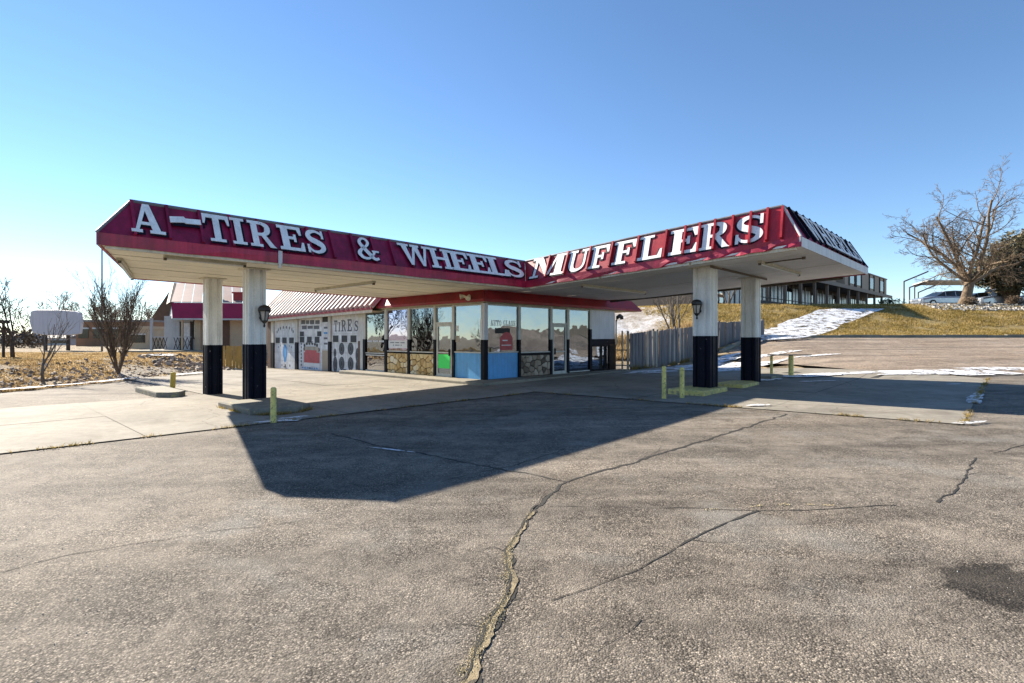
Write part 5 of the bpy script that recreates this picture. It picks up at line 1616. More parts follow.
def upright(seed, base, h, r, n_stem, spread, levels, kids, bark, label, name='bare_tree', group=None, lean=(0, 0), low=.0, ang=(15, 38), ln=(.4, .7), rmin=.008, wig=.08, frm=.25):
    rnd = random.Random(seed)
    segs = []
    P = dict(seg=5, taper=.4, wig=wig, up=.06, up2=.05, levels=levels, kids=kids, **{'from': frm}, ang=ang, len=ln, rk=.6, rmin=rmin)
    base = Vector(base)
    if n_stem == 1:
        top = base + Vector((lean[0], lean[1], h * .3))
        segs.append(([base - Vector((0, 0, .2)), base + (top - base) * .5 + Vector((rnd.gauss(0, .03), 0, 0)), top], [r * 1.15, r, r * .9], 0))
        for k in range(4):
            a = rnd.random() * 6.28
            grow(segs, top - Vector((0, 0, h * .05 * k)), Vector((math.cos(a) * spread, math.sin(a) * spread, 1)).normalized(), h * .68, r * .62, 1, P, rnd)
    else:
        segs.append(([base - Vector((0, 0, .2)), base + Vector((0, 0, .25))], [r * 2.2, r * 1.6], 0))
        for k in range(n_stem):
            a = 2 * math.pi * k / n_stem + rnd.uniform(-.3, .3)
            s = spread * rnd.uniform(.4, 1.15)
            grow(segs, base + Vector((math.cos(a) * r, math.sin(a) * r, .1)), Vector((math.cos(a) * s, math.sin(a) * s, 1)).normalized(), h * rnd.uniform(.62, .85), r * rnd.uniform(.6, 1), 1, P, rnd)
    return tree_from(name, label, base, segs, bark, group)
def ghere(px, py):
    Y = 8.0
    while Y < 200:
        x = (px - HX) / FPX * Y
        if CAMZ + (HY - py) / FPX * Y <= H(x, Y): break
        Y += .1
    return Vector((x, Y, H(x, Y)))
# many-stemmed bush tree on the mound
upright(4, ghere(118, 374), 4.1, .05, 11, .36, 4, [0, 10, 6, 3], 'bark_bush', 'many-stemmed bare bush tree at the foot of the left mound', ang=(10, 30), ln=(.34, .6), rmin=.007, wig=.05, frm=.12)
upright(9, ghere(43, 383), 2.4, .045, 1, .7, 3, [0, 4, 3], 'bark_grey', 'thin bare sapling at the foot of the left mound', ang=(20, 45), rmin=.007)
b = Pw(13, 361, 27); b.z = H(b.x, b.y)
upright(12, b, 3.6, .085, 1, .7, 4, [0, 6, 5, 3], 'bark_dark', 'bare tree at the left edge beside the lamp post', rmin=.016, ang=(22, 50))
b = Pw(676, 345, 36.5); b.z = H(b.x, b.y)
upright(15, b, 5.2, .11, 4, .42, 4, [0, 6, 5, 3], 'bark_grey', 'bare shrub tree rising behind the grey board fence', rmin=.010, ang=(18, 42))
b = Pw(728, 330, 48); b.z = H(b.x, b.y)
upright(16, b, 4.6, .09, 3, .6, 4, [0, 5, 5, 3], 'bark_grey', 'small bare tree on the bank between the right columns', rmin=.013, ang=(18, 48))
for i, (px, Y, h, m, lb) in enumerate([(28, 70, 5.0, 'bark_grey', 'far bare tree left of the blank sign board'),
                                       (62, 75, 6.8, 'bark_tan', 'far bare tree showing above the blank sign board'), (88, 78, 6.3, 'bark_tan', 'far bare tree right of the blank sign board'),
                                       (108, 66, 5.5, 'bark_tan', 'far bare tree behind the bush tree'), (140, 70, 5.2, 'bark_tan', 'far bare tree left of the red-banded house')]):
    b = Pw(px, 350, Y); b.z = H(b.x, b.y)
    upright(30 + i, b, h, .15, 1, .8, 4, [0, 6, 5, 4], m, lb, group='bare trees beyond the left mound', rmin=.026, ang=(20, 50))

# ------------------------------------------------------------------ leafy evergreens and shrubs
def leafy(name, label, base, clumps, n, size, mat, stem='bark_dark', group=None, seed=0, flat=.75, stem_r=.12, cat='tree'):
    rnd = random.Random(seed)
    root = thing(name, label, cat, tuple(base), st=False, group=group)
    base = Vector(base)
    mb, st_ = MB(), MB()
    for (cx, cy, cz, r) in clumps:
        c = base + Vector((cx, cy, cz))
        st_.tube([base + Vector((0, 0, -.15)), base + Vector((cx * .4, cy * .4, cz * .6)), c], [stem_r, stem_r * .6, .02], 5)
        for i in range(int(n * r * r)):
            v = Vector((rnd.gauss(0, 1), rnd.gauss(0, 1), rnd.gauss(0, 1))).normalized() * (r * rnd.uniform(.55, 1.08))
            v.z *= flat
            v *= 1 + .25 * noise.noise(v * 1.5 + Vector((seed, 0, 0)))
            q = c + v
            a = Vector((rnd.gauss(0, 1), rnd.gauss(0, 1), rnd.gauss(0, 1))).normalized(); b = a.orthogonal().normalized()
            a2 = v.normalized() * .6 + a; a2.normalize()
            s = size * rnd.uniform(.6, 1.4)
            mb.add([q - b * s * .35, q + b * s * .35, q + a2 * s], [(0, 1, 2)])
    part(root, 'trunk' if cat == 'tree' else 'stem', st_, stem)
    part(root, 'crown' if cat == 'tree' else 'foliage', mb, mat)
    return root
b = Pw(1014, 306, 50); b.z = H(b.x, b.y)
leafy('juniper_tree', 'broad dark juniper leaning in at the right picture edge', b, [(-2.2, 0, 3.4, 1.7), (-.8, 0, 4.6, 1.9), (.8, 0, 5.6, 2.2), (1.6, .5, 4.2, 2.3), (-1.2, -.4, 2.4, 1.5), (.4, -.3, 2.6, 1.8), (2.6, 0, 6.2, 2.0), (-2.9, .2, 2.7, 1.1)], 620, .26, 'needles', stem_r=.2, seed=2)
b = Pw(893, 309, 80); b.z = H(b.x, b.y)
leafy('pine_tree', 'round dark pine behind the shops, left of the carport', b, [(0, 0, 1.8, 1.5), (1.1, 0, 1.3, 1.2), (-.9, 0, 2.3, 1.0), (2.2, 0, 1.5, 1.1)], 260, .3, 'needles_far', seed=3)
for px, py, Y, s, lb in [(971, 306.5, 45.0, .85, 'round brown shrub on the gravel beside the big tree trunk'), (1016, 306.5, 45.5, .95, 'brown shrub on the gravel at the right picture edge')]:
    b = Pw(px, py, Y); b.z = H(b.x, b.y) + .08
    leafy('shrub', lb, b, [(0, 0, .42 * s, .55 * s), (.4 * s, .1, .35 * s, .42 * s), (-.4 * s, 0, .34 * s, .42 * s)], 2600, .10, 'brown_shrub', 'bark_dark', group='brown shrubs on the gravel bed', seed=int(px), stem_r=.03, cat='shrub')
b = Pw(19, 357, 52); b.z = H(b.x, b.y)
leafy('shrub', 'dull grey hedge behind the bare tree at the left edge', b, [(0, 0, 1.0, 1.3), (1.6, 0, .8, 1.0), (-1.7, 0, 1.1, 1.2)], 320, .22, 'brown_shrub', seed=8, stem_r=.05, cat='shrub')

# ------------------------------------------------------------------ dry grass, gravel, rocks
def tufts(label, region, n, hmin, hmax, mat, seed, blades_=3, off=.0, name='dry_grass'):
    rnd = random.Random(seed)
    mb = MB()
    x0, x1, y0, y1, test = region
    k = 0; tries = 0
    while k < n and tries < n * 12:
        tries += 1
        x, y = rnd.uniform(x0, x1), rnd.uniform(y0, y1)
        if not test(x, y): continue
        if noise.noise((x * .6, y * .6, seed)) < rnd.uniform(-.5, .15): continue
        k += 1
        z = H(x, y) + off
        for _ in range(blades_):
            h = rnd.uniform(hmin, hmax); a = rnd.random() * 6.28; w = rnd.uniform(.012, .03)
            l = rnd.uniform(.3, 1.1) * h
            ox, oy = rnd.gauss(0, .06), rnd.gauss(0, .06)
            b = rnd.random() * 6.28
            mb.add([(x + ox - w * math.cos(b), y + oy - w * math.sin(b), z), (x + ox + w * math.cos(b), y + oy + w * math.sin(b), z), (x + ox + l * math.cos(a), y + oy + l * math.sin(a), z + h)], [(0, 1, 2)])
    setting(name, mb, mat, 'stuff', label)
tufts('dry straw coloured grass on the left mound', (-34, -15.2, 13, 36, lambda x, y: x < -15.4 + .4 * noise.noise((y * .5, 0, 0)) and x > -y * 1.02 - 1), 30000, .02, .085, 'straw', 1)
tufts('olive and straw grass on the slope right of the snow tongue', (11, 50, 33.9, 48, lambda x, y: y > 34.0 and x < y * 1.0 + 1 and not inside(big, x, y)), 30000, .05, .16, 'straw_green', 2, off=.05)
tufts('tall straw coloured grass behind the grey fence', (3.5, 14, 33.5, 39.5, lambda x, y: True), 5000, .2, .55, 'straw', 3, off=.1)
def rocks(label, n, pick, smin, smax, mat, seed, name='gravel'):
    rnd = random.Random(seed); mb = MB()
    for i in range(n):
        x, y, off = pick(rnd)
        s = rnd.uniform(smin, smax); z = H(x, y) + off
        vs = [(x + s * rnd.uniform(-1, 1), y + s * rnd.uniform(-1, 1), z - s * .3) for _ in range(3)]
        a = rnd.random() * 6.28
        base = [(x + s * math.cos(a + k * 1.57) * rnd.uniform(.7, 1.2), y + s * math.sin(a + k * 1.57) * rnd.uniform(.7, 1.2), z - .02) for k in range(4)]
        top = [(x + (q[0] - x) * .55, y + (q[1] - y) * .55, z + s * rnd.uniform(.4, .9)) for q in base]
        mb.add(base + top, [(4, 5, 6, 7)] + [(k, (k + 1) % 4, 4 + (k + 1) % 4, 4 + k) for k in range(4)])
    setting(name, mb, mat, 'stuff', label)
rocks('pale stones strewn over the gravel bed', 2600, lambda r: (r.uniform(34.5, 52), r.uniform(42.5, 48), .09), .05, .15, 'rock_bits', 4)
rocks('broken clods and stones on the left mound', 700, lambda r: (-15.6 - abs(r.gauss(0, 1.8)), r.uniform(15, 30), .02), .03, .11, 'stone_bits', 5, 'loose_stones')
rocks('rubble beside the steps of the red-banded house', 170, lambda r: (-17.5 + r.gauss(0, 1.4), 29.5 + r.gauss(0, 1.2), .03), .05, .2, 'stone_bits', 6, 'rubble')

# ------------------------------------------------------------------ two-storey shops on the hill
ML = (0.717, 0.697)
M0 = (20.6, 47.9)
def mw(a, b, z):      # a along the front, b behind the eaves line
    return (M0[0] + ML[0] * a - ML[1] * b, M0[1] + ML[1] * a + ML[0] * b, z)
mall = thing('shopping_row', 'long two-storey brown shopping row with deep dark eaves on the hill', 'building', mw(0, 0, 4.4), st=False)
MLEN, ZB, ZE, ZT = 58.0, 4.55, 8.30, 11.1
def mbox(parent, name, a0, a1, b0, b1, z0, z1, mat):
    mb = MB()
    lo = [mw(a0, b0, z0), mw(a1, b0, z0), mw(a1, b1, z0), mw(a0, b1, z0)]
    mb.hexa(lo, [(p[0], p[1], z1) for p in lo]); return part(parent, name, mb, mat)
mbox(mall, 'plinth', -1, MLEN, -.6, 12, 3.6, ZB, 'concrete_old')
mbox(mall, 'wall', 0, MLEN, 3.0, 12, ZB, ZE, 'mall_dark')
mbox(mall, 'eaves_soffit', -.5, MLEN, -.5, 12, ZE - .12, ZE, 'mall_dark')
for i in range(6):
    a = -.5 + (MLEN + .5) * i / 6; mbox(mall, 'eaves_fascia', a, a + (MLEN + .5) / 6 - .03, -.62, -.5, ZE - .35, ZE + .12, 'mall_fascia')
mbox(mall, 'upper_wall', 0, 33.5, 1.2, 12, ZE + .01, ZT - .4, 'mall_siding')
ub2 = mbox(mall, 'upper_wall', 33.5, MLEN, .2, 12, ZE + .012, ZT, 'mall_siding')
mbox(mall, 'parapet', 33.4, MLEN + .1, .1, 12.1, ZT, ZT + .16, 'mall_fascia')
mbox(mall, 'parapet', 0, 33.4, 1.1, 12.1, ZT - .4, ZT - .24, 'mall_fascia')
for a in [21.5, 29.0]:
    w = mbox(mall, 'window', a, a + 2.4, 1.12, 1.2, ZE + .9, ZT - .9, 'glass_far'); mbox(w, 'frame', a - .15, a + .1, 1.05, 1.12, ZE + .8, ZT - .8, 'mall_dark'); mbox(w, 'frame', a + 1.1, a + 1.2, 1.05, 1.12, ZE + .8, ZT - .8, 'mall_dark')
for a in [35.5, 39.0, 46.5, 53.0]:
    w = mbox(mall, 'window', a, a + 2.6, .12, .2, ZE + .7, ZT - .5, 'glass_far'); mbox(w, 'frame', a - .2, a, .05, .2, ZE + .1, ZT, 'mall_dark'); mbox(w, 'frame', a + 2.6, a + 2.8, .05, .2, ZE + .1, ZT, 'mall_dark')
for i in range(24):
    a = .6 + i * 2.35
    if a > MLEN - 1: break
    if i % 2 == 0: mbox(mall, 'column', a, a + .28, -.35, -.07, ZB, ZE - .12, 'mall_fascia')
    w = mbox(mall, 'shop_window', a + .3, a + 2.2, 2.94, 3.0, ZB + .35, ZE - .7, 'glass_far' if i % 4 == 0 else 'pane_pale')
    mbox(w, 'frame', a + 1.2, a + 1.28, 2.9, 2.94, ZB + .3, ZE - .6, 'mall_dark'); mbox(w, 'frame', a + .2, a + .3, 2.9, 2.98, ZB, ZE - .3, 'far_white' if i % 3 else 'mall_fascia')
mbox(mall, 'railing', 1, 22, -.45, -.40, ZB + .82, ZB + .9, 'mall_dark')
mbox(mall, 'railing', 1, 22, -.45, -.40, ZB + .1, ZB + .55, 'mall_dark')

# ------------------------------------------------------------------ carport frame
CP = Pw(904, 308, 58); CP.z = H(CP.x, CP.y)
cp = thing('carport', 'brown steel carport frame with pale roof behind the parked cars', 'carport', tuple(CP), st=False)
zc0 = CP.z
for px, Y, top, px2, top2 in [(904, 58, 281.5, 928, 271.5), (909.5, 60, 287.5, 930, 280), (914.6, 63, 287, 931, 281), (918.3, 66, 292.5, 938, 284)]:
    a = Pw(px, top, Y); f = Vector((a.x, a.y, H(a.x, a.y))); c = Pw(px2, top2, Y + 1)
    mb = MB(); mb.tube([f, a], .075, 6); part(cp, 'post', mb, 'steel_brown')
    mb = MB(); mb.tube([a, c], .075, 6); part(cp, 'arm', mb, 'steel_brown')
a, b = Pw(928, 281.0, 60), Pw(985, 281.0, 60); mb = MB()
lo = [a, b, b + Vector((2, 5, 0)), a + Vector((2, 5, 0))]; mb.hexa(lo, [p + Vector((0, 0, .12)) for p in lo]); part(cp, 'roof', mb, 'frame_white')
for px in (994, 1000):
    a = Pw(px, 283, 62); mb = MB(); mb.box(a.x - .25, a.x + .25, a.y - .2, a.y + .2, H(a.x, a.y), a.z); part(cp, 'brick_pier', mb, 'brick_wall')

# ------------------------------------------------------------------ cars
def car(label, px, Y, heading, mat, kind='wagon', length=4.7, name='parked_car', group='cars parked on the hill', z=None):
    x = (px - HX) / FPX * Y
    g = (H(x, Y) + .05) if z is None else z
    root = thing(name, label, 'car', (x, Y, g), st=False, group=group)
    ca, sa = math.cos(heading), math.sin(heading)
    def T(l, w, h): return (x + l * ca - w * sa, Y + l * sa + w * ca, g + h)
    L = length / 2
    # stations: (x, bottom, shoulder, half width)
    body = [(-L, .42, .72, .62), (-L + .12, .30, .80, .80), (-L + .9, .24, .93, .88), (-.55 * L, .22, .98, .90), (0, .22, 1.0, .90), (.5 * L, .22, 1.0, .90), (L - .5, .26, .99, .87), (L - .08, .34, .94, .80), (L, .46, .86, .66)]
    if kind == 'pickup': body = [(-L, .42, .85, .7), (-L + .12, .34, .95, .86), (-L + 1.0, .3, 1.08, .93), (-.4 * L, .3, 1.12, .94), (.1 * L, .3, 1.12, .94), (.5 * L, .3, 1.12, .94), (L - .1, .34, 1.12, .92), (L, .4, 1.1, .9)]
    mb = MB(); rings = []
    for (l, b, t, w) in body:
        rings.append([T(l, -w * .92, b), T(l, -w, b + .18), T(l, -w, t - .16), T(l, -w * .93, t), T(l, w * .93, t), T(l, w, t - .16), T(l, w, b + .18), T(l, w * .92, b)])
    n = 8
    mb.add([p for r in rings for p in r], [(i * n + k, i * n + (k + 1) % n, (i + 1) * n + (k + 1) % n, (i + 1) * n + k) for i in range(len(rings) - 1) for k in range(n)] + [tuple(range(n - 1, -1, -1)), tuple((len(rings) - 1) * n + k for k in range(n))])
    part(root, 'body', mb, mat, bevel=.03)
    if kind == 'wagon': gh = [(-.50 * L, .97, .78), (-.12 * L, 1.46, .66), (.25 * L, 1.52, .66), (.72 * L, 1.48, .64), (.96 * L, .98, .74)]
    elif kind == 'sedan': gh = [(-.42 * L, .97, .78), (-.05 * L, 1.38, .62), (.35 * L, 1.40, .62), (.78 * L, .98, .74)]
    else: gh = [(-.42 * L, 1.1, .8), (-.16 * L, 1.78, .68), (.16 * L, 1.80, .68), (.26 * L, 1.1, .8)]
    zb = 1.1 if kind == 'pickup' else .96
    mb = MB(); rf = MB()
    for (l0, h0_, w0), (l1, h1_, w1) in zip(gh, gh[1:]):
        lo = [T(l0, -w0 - .08 * (h0_ < 1.2), h0_), T(l1, -w1 - .08 * (h1_ < 1.2), h1_), T(l1, w1 + .08 * (h1_ < 1.2), h1_), T(l0, w0 + .08 * (h0_ < 1.2), h0_)]
        bt = [T(l0, -.8, zb - .05), T(l1, -.8, zb - .05), T(l1, .8, zb - .05), T(l0, .8, zb - .05)]
        mb.hexa(bt, lo)
        if h0_ > 1.2 and h1_ > 1.2:
            rf.hexa([(p[0], p[1], p[2] - .035) for p in lo], [(p[0], p[1], p[2] + .03) for p in lo])
    part(root, 'windows', mb, 'car_glass')
    part(root, 'roof', rf, mat)
    for l in [q[0] for q in gh[1:-1]]:
        for s_ in (-1, 1):
            mb = MB(); mb.tube([T(l, s_ * .80, zb - .02), T(l, s_ * .68, 1.46 if kind != 'pickup' else 1.76)], .04, 4); part(root, 'pillar', mb, mat)
    for l in (-L * .62, L * .60):
        for s_ in (-1, 1):
            mb = MB(); mb.tube([T(l, s_ * .70, .33), T(l, s_ * .91, .33)], [.33, .33], 16); wheel = part(root, 'wheel', mb, 'tyre')
            mb = MB(); mb.tube([T(l, s_ * .905, .33), T(l, s_ * .925, .33)], [.21, .2], 12); part(wheel, 'rim', mb, 'rim')
    for s_ in (-1, 1):
        mb = MB(); lo = [T(-L - .01, s_ * .38, .60), T(-L - .01, s_ * .66, .60), T(-L + .14, s_ * .78, .62), T(-L + .14, s_ * .5, .62)]; mb.hexa(lo, [(p[0], p[1], p[2] + .14) for p in lo]); part(root, 'headlight', mb, 'lamp_clear')
        mb = MB(); lo = [T(L + .01, s_ * .5, .70), T(L + .01, s_ * .68, .70), T(L - .1, s_ * .82, .70), T(L - .1, s_ * .6, .70)]; mb.hexa(lo, [(p[0], p[1], p[2] + .16) for p in lo]); part(root, 'tail_light', mb, 'lamp_red')
    return root
car('silver blue station wagon parked behind the big tree trunk', 942, 50.5, R(2), 'car_silver', 'wagon', 5.2)
car('blue sedan parked right of the big tree trunk', 975, 52.5, R(-4), 'car_blue', 'wagon', 4.8)
car('grey pickup truck parked at the right edge of the car row', 997, 51.5, R(3), 'car_silver', 'pickup', 4.6, 'pickup_truck')
car('dark car in the shade by the end of the shopping row', 884, 76, R(35), 'car_dark', 'sedan', 4.6)
car('second dark car beside the pine by the shopping row', 896, 78, R(30), 'car_dark', 'sedan', 4.6)
b = Pw(24, 357, 44)
car('grey car parked far left beyond the dry mound', 24, 62, R(14), 'car_grey', 'sedan', 4.6, group='cars beyond the mound')

# ------------------------------------------------------------------ red-banded house
HB = Pw(162, 350.5, 38); HB.z = 0.70
ha = R(8.0)
def hw(a, b, z): return (HB.x + a * math.cos(ha) - b * math.sin(ha), HB.y + a * math.sin(ha) + b * math.cos(ha), z)
house = thing('house', 'grey and tan house with magenta roof band and pink metal roof', 'house', (HB.x, HB.y, HB.z), st=False)
def hbox(parent, name, a0, a1, b0, b1, z0, z1, mat):
    mb = MB(); lo = [hw(a0, b0, z0), hw(a1, b0, z0), hw(a1, b1, z0), hw(a0, b1, z0)]
    mb.hexa(lo, [(p[0], p[1], z1) for p in lo]); return part(parent, name, mb, mat)
z0 = HB.z
hbox(house, 'plinth', -2.2, 6.9, -1.2, 8, z0 - .8, z0, 'concrete_old')
hbox(house, 'wall', 1.9, 6.7, .9, 8, z0, z0 + 2.5, 'siding_tan')
hbox(house, 'wall', -.6, 1.9, 1.6, 8, z0, z0 + 2.5, 'siding_grey')
# magenta band, sloping
mb = MB(); lo = [hw(.85, -.35, z0 + 2.28), hw(6.9, -.35, z0 + 2.28), hw(6.9, .1, z0 + 2.28), hw(.85, .1, z0 + 2.28)]
hi = [hw(.55, .15, z0 + 3.42), hw(6.9, .15, z0 + 3.42), hw(6.9, .4, z0 + 3.42), hw(.55, .4, z0 + 3.42)]
mb.hexa(lo, hi); part(house, 'roof_band', mb, 'magenta_band')
hbox(house, 'eaves_fascia', .85, 6.9, -.37, -.3, z0 + 2.16, z0 + 2.28, 'siding_grey')
# pink standing seam roof in strips
for i in range(9):
    a = .55 + i * .69; b_ = a + .655
    mb = MB(); lo = [hw(a, .15, z0 + 3.43), hw(b_, .15, z0 + 3.43), hw(b_ - 1.5, 4.2, z0 + 5.15), hw(a - 1.5, 4.2, z0 + 5.15)]
    mb.hexa(lo, [(p[0], p[1], p[2] + .05) for p in lo]); part(house, 'roof_sheet', mb, 'house_roof')
# gable end on the left with dark barge board
mb = MB(); mb.add([hw(.80, -.2, z0 + 2.3), hw(.5, .2, z0 + 3.4), hw(-1.0, 4.2, z0 + 5.1), hw(-1.6, 4.4, z0 + 2.3)], [(0, 1, 2, 3)])
mb.add([hw(.90, -.2, z0 + 2.3), hw(.6, .2, z0 + 3.4), hw(-.9, 4.2, z0 + 5.1), hw(-1.5, 4.4, z0 + 2.3)], [(3, 2, 1, 0)]); part(house, 'gable', mb, 'siding_grey')
mb = MB(); lo = [hw(.42, .1, z0 + 3.30), hw(.62, .1, z0 + 3.44), hw(-.95, 4.2, z0 + 5.22), hw(-1.15, 4.2, z0 + 5.0)]
mb.hexa(lo, [(p[0] - .1, p[1] - .15, p[2] - .02) for p in lo]); part(house, 'barge_board', mb, 'dark_wood')
mb = MB(); mb.add([hw(-1.1, 4.2, z0 + 5.1), hw(-3.0, 4.5, z0 + 2.3), hw(-1.2, 4.4, z0 + 2.2)], [(0, 1, 2)]); part(house, 'gable_roof_slope', mb, 'brown_wood')  # brown left slope of the roof beside the gable
d = hbox(house, 'door', .62, 1.22, 1.52, 1.58, z0, z0 + 1.98, 'door_white'); hbox(d, 'frame', .5, .62, 1.5, 1.58, z0, z0 + 2.1, 'dark_wood'); hbox(d, 'frame', 1.22, 1.36, 1.5, 1.58, z0, z0 + 2.1, 'dark_wood')
w = hbox(house, 'window', 1.5, 1.85, 1.52, 1.58, z0 + .9, z0 + 2.1, 'glass'); hbox(w, 'frame', 1.42, 1.5, 1.5, 1.58, z0 + .8, z0 + 2.2, 'dark_wood')
hbox(house, 'wall', 2.6, 4.2, .8, .89, z0, z0 + 2.4, 'brown_wood')
hbox(house, 'wall_post', 1.95, 2.35, .5, .9, z0, z0 + 2.4, 'siding_tan')
hbox(house, 'wall_post', -.75, -.6, -.1, .05, z0, z0 + 2.3, 'siding_grey'); hbox(house, 'wall_post', 1.3, 1.42, -.1, .05, z0, z0 + 2.3, 'siding_tan')
for s0, s1 in ((-.6, .35), (1.42, 1.95), (.8, 1.3)):
    rl = hbox(house, 'railing', s0, s1, -.06, .0, z0 + .92, z0 + .98, 'siding_grey'); n = max(2, int((s1 - s0) / .22))
    for i in range(n):
        a = s0 + (s1 - s0) * i / n; e = (s1 - s0) / n
        mb = MB(); mb.tube([hw(a, -.03, z0 + .08), hw(a + e, -.03, z0 + .92)], .022, 4); mb2 = MB(); mb2.tube([hw(a + e, -.03, z0 + .08), hw(a, -.03, z0 + .92)], .022, 4)
        part(rl, 'lattice_bar', mb, 'dark_wood'); part(rl, 'lattice_bar', mb2, 'dark_wood')
for a in (2.7, 4.6):
    v_ = hbox(house, 'roof_vent', a, a + .75, .5, 1.1, z0 + 3.6, z0 + 4.15, 'band_red'); hbox(v_, 'vent_cap', a - .08, a + .83, .42, 1.18, z0 + 4.15, z0 + 4.25, 'band_red')
for i in range(3): hbox(house, 'step', -.2 - .2 * i, 2.6 + .2 * i, -1.5 - .3 * i, -1.2 - .3 * i, z0 - .7, z0 - .17 * (i + 1), 'concrete_old')
# yellow fence beside it
board_fence('short fence of new yellow boards between house and shop', [fp(222, 372.5, 30), fp(249, 372.0, 30.3)], 1.5, 'fence_yellow', .15, .006, 11, jit=.005, rails=False)

# ------------------------------------------------------------------ blank sign board, lamp post, flag pole, far buildings
SB = Pw(57, 352, 42); SB.z = H(SB.x, SB.y)
sb = thing('sign_board', 'large blank grey-white barrel-shaped sign board on dark posts', 'sign', tuple(SB), st=False)
mb = MB()
prof = []
for px, py in [(32, 311.5), (36, 310), (57, 309.8), (75, 311.2), (81, 312.8), (82.5, 322), (81, 333.8), (70, 335.2), (48, 335.2), (34, 333.2), (31, 322)]:
    p = Pw(px, py, 42); prof.append((p.x, p.z))
mb.prism(prof[::-1], lambda a, b, c: (a, c, b), 41.85, 42.15); fc = part(sb, 'face', mb, 'sign_blank', bevel=.05)
for px in (45.5, 68.2):
    a, b = Pw(px, 334, 42.3), Pw(px, 353, 42.3); mb = MB(); mb.tube([(b.x, b.y, H(b.x, b.y) - .1), (a.x, a.y, a.z + .3)], .13, 8); part(sb, 'post', mb, 'dark_wood')
LB = Pw(3.5, 362, 27); LB.z = H(LB.x, LB.y)
lp = thing('lamp_post', 'dark square-headed lamp post at the left picture edge', 'lamp post', tuple(LB), st=False)
mb = MB(); mb.tube([LB, LB + Vector((0, 0, 1.75))], .06, 8); part(lp, 'pole', mb, 'dark_wood')
mb = MB(); mb.box(LB.x - .2, LB.x + .22, LB.y - .12, LB.y + .12, LB.z + 1.75, LB.z + 1.92); part(lp, 'lamp_head', mb, 'dark_wood')
FB = Pw(102, 352, 40); FB.z = H(FB.x, FB.y)
fpz = Pw(102, 249, 40).z
mb = MB(); mb.tube([FB - Vector((0, 0, .1)), (FB.x, FB.y, fpz)], [.07, .045], 8)
solid('flag_pole', mb, 'bark_grey', 'tall thin grey pole behind the bare bush tree', 'pole', (FB.x, FB.y, FB.z - .1), st=False)
def far_house(label, px0, px1, ytop, Y, wall, roof, depth=9, eave=.3, gable=1.2, nwin=3):
    a, b = Pw(px0, 350, Y), Pw(px1, 350, Y)
    g = H(a.x, Y) - .1; zt_ = Pw(px0, ytop, Y).z
    root = thing('far_building', label, 'building', ((a.x + b.x) / 2, Y, g), st=False)
    mb = MB(); mb.box(a.x, b.x, Y, Y + depth, g, zt_); part(root, 'wall', mb, wall)
    if gable:
        mb = MB(); ym = Y + depth / 2
        mb.add([(a.x - eave, Y - eave, zt_), (b.x + eave, Y - eave, zt_), (b.x + eave, ym, zt_ + gable), (a.x - eave, ym, zt_ + gable), (a.x - eave, Y + depth + eave, zt_), (b.x + eave, Y + depth + eave, zt_)], [(0, 1, 2, 3), (3, 2, 5, 4), (0, 3, 4), (1, 5, 2), (0, 4, 5, 1)]); part(root, 'roof', mb, roof)
    else:
        mb = MB(); mb.box(a.x - .1, b.x + .1, Y - .1, Y + depth + .1, zt_, zt_ + .25); part(root, 'roof', mb, roof)
    for i in range(nwin):
        c = a.x + (b.x - a.x) * (i + .5) / nwin; hh = (zt_ - g)
        mb = MB(); mb.box(c - .6, c + .6, Y - .05, Y - .01, g + hh * .35, g + hh * .72); w_ = part(root, 'window', mb, 'car_glass')
        mb = MB(); mb.box(c - .7, c + .7, Y - .09, Y - .052, g + hh * .72, g + hh * .78); part(w_, 'frame', mb, 'far_white')
far_house('low brick building right of the blank sign board', 76, 152, 322, 62, 'brick_wall', 'far_roof', gable=0, nwin=5)
far_house('low white house left of the brick building', 30, 66, 338, 70, 'far_white', 'far_roof', nwin=4)
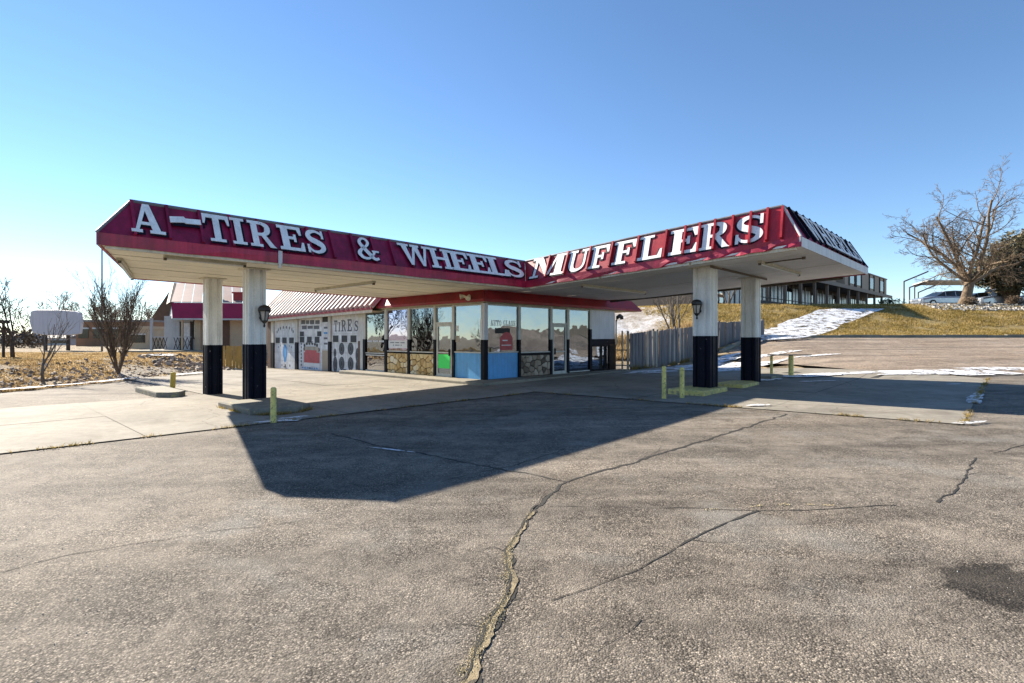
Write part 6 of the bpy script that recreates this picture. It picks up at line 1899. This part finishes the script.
far_house('far pale house at the left picture edge', -30, 22, 341, 90, 'far_white', 'far_roof', nwin=5)
far_house('tan outbuilding left of the red-banded house', 128, 149, 329, 48, 'siding_tan', 'siding_tan', gable=0, nwin=1, depth=5)

# ------------------------------------------------------------------ loose grit on the lot, weeds along joints
def on_lot(r):
    while True:
        y = 1.6 + 11 * r.random() ** 1.6; x = r.uniform(-1, 1) * y
        if noise.noise((x * .8, y * .8, 12)) > r.uniform(-.5, .4): return (x, y, .003)
rocks('loose grit scattered over the asphalt', 1500, on_lot, .002, .006, 'rock_bits', 17, 'loose_grit')
def weeds(label, pts, n, hmax, seed):
    rnd = random.Random(seed); mb = MB()
    for _ in range(n):
        i = rnd.randrange(len(pts) - 1); t = rnd.random()
        x = pts[i][0] + (pts[i + 1][0] - pts[i][0]) * t; y = pts[i][1] + (pts[i + 1][1] - pts[i][1]) * t
        if noise.noise((x * 1.7, y * 1.7, seed)) < rnd.uniform(-.1, .35): continue
        x += rnd.gauss(0, .03); y += rnd.gauss(0, .03); z = H(x, y) + .01
        for _k in range(3):
            a = rnd.random() * 6.28; h = rnd.uniform(.02, hmax); w = .006; l = h * rnd.uniform(.4, 1.3); b = rnd.random() * 6.28
            mb.add([(x - w * math.cos(b), y - w * math.sin(b), z), (x + w * math.cos(b), y + w * math.sin(b), z), (x + l * math.cos(a), y + l * math.sin(a), z + h)], [(0, 1, 2)])
    setting('dry_weeds', mb, 'straw_green', 'stuff', label)
weeds('dry weeds along the edge of the left concrete', [s2w(-20, -3.5), s2w(-1.3, -3.5)], 1500, .07, 3)
weeds('dry weeds along the edge of the right concrete', [s2w(-1.3, -3.5), s2w(-1.3, -13.2), s2w(10.6, -13.2)], 1800, .08, 4)
isl = [(-8.9, -.35), (-8.9, -2.25), (-8.5, -2.6), (-8.0, -2.6), (-7.6, -2.25), (-7.6, -.35)]
weeds('mossy weeds around the left front island', [s2w(*q) for q in isl], 1500, .09, 5)
weeds('dry weeds at the foot of the board fence', [(5.6, 24.9), (10.5, 30.3)], 1600, .35, 6)
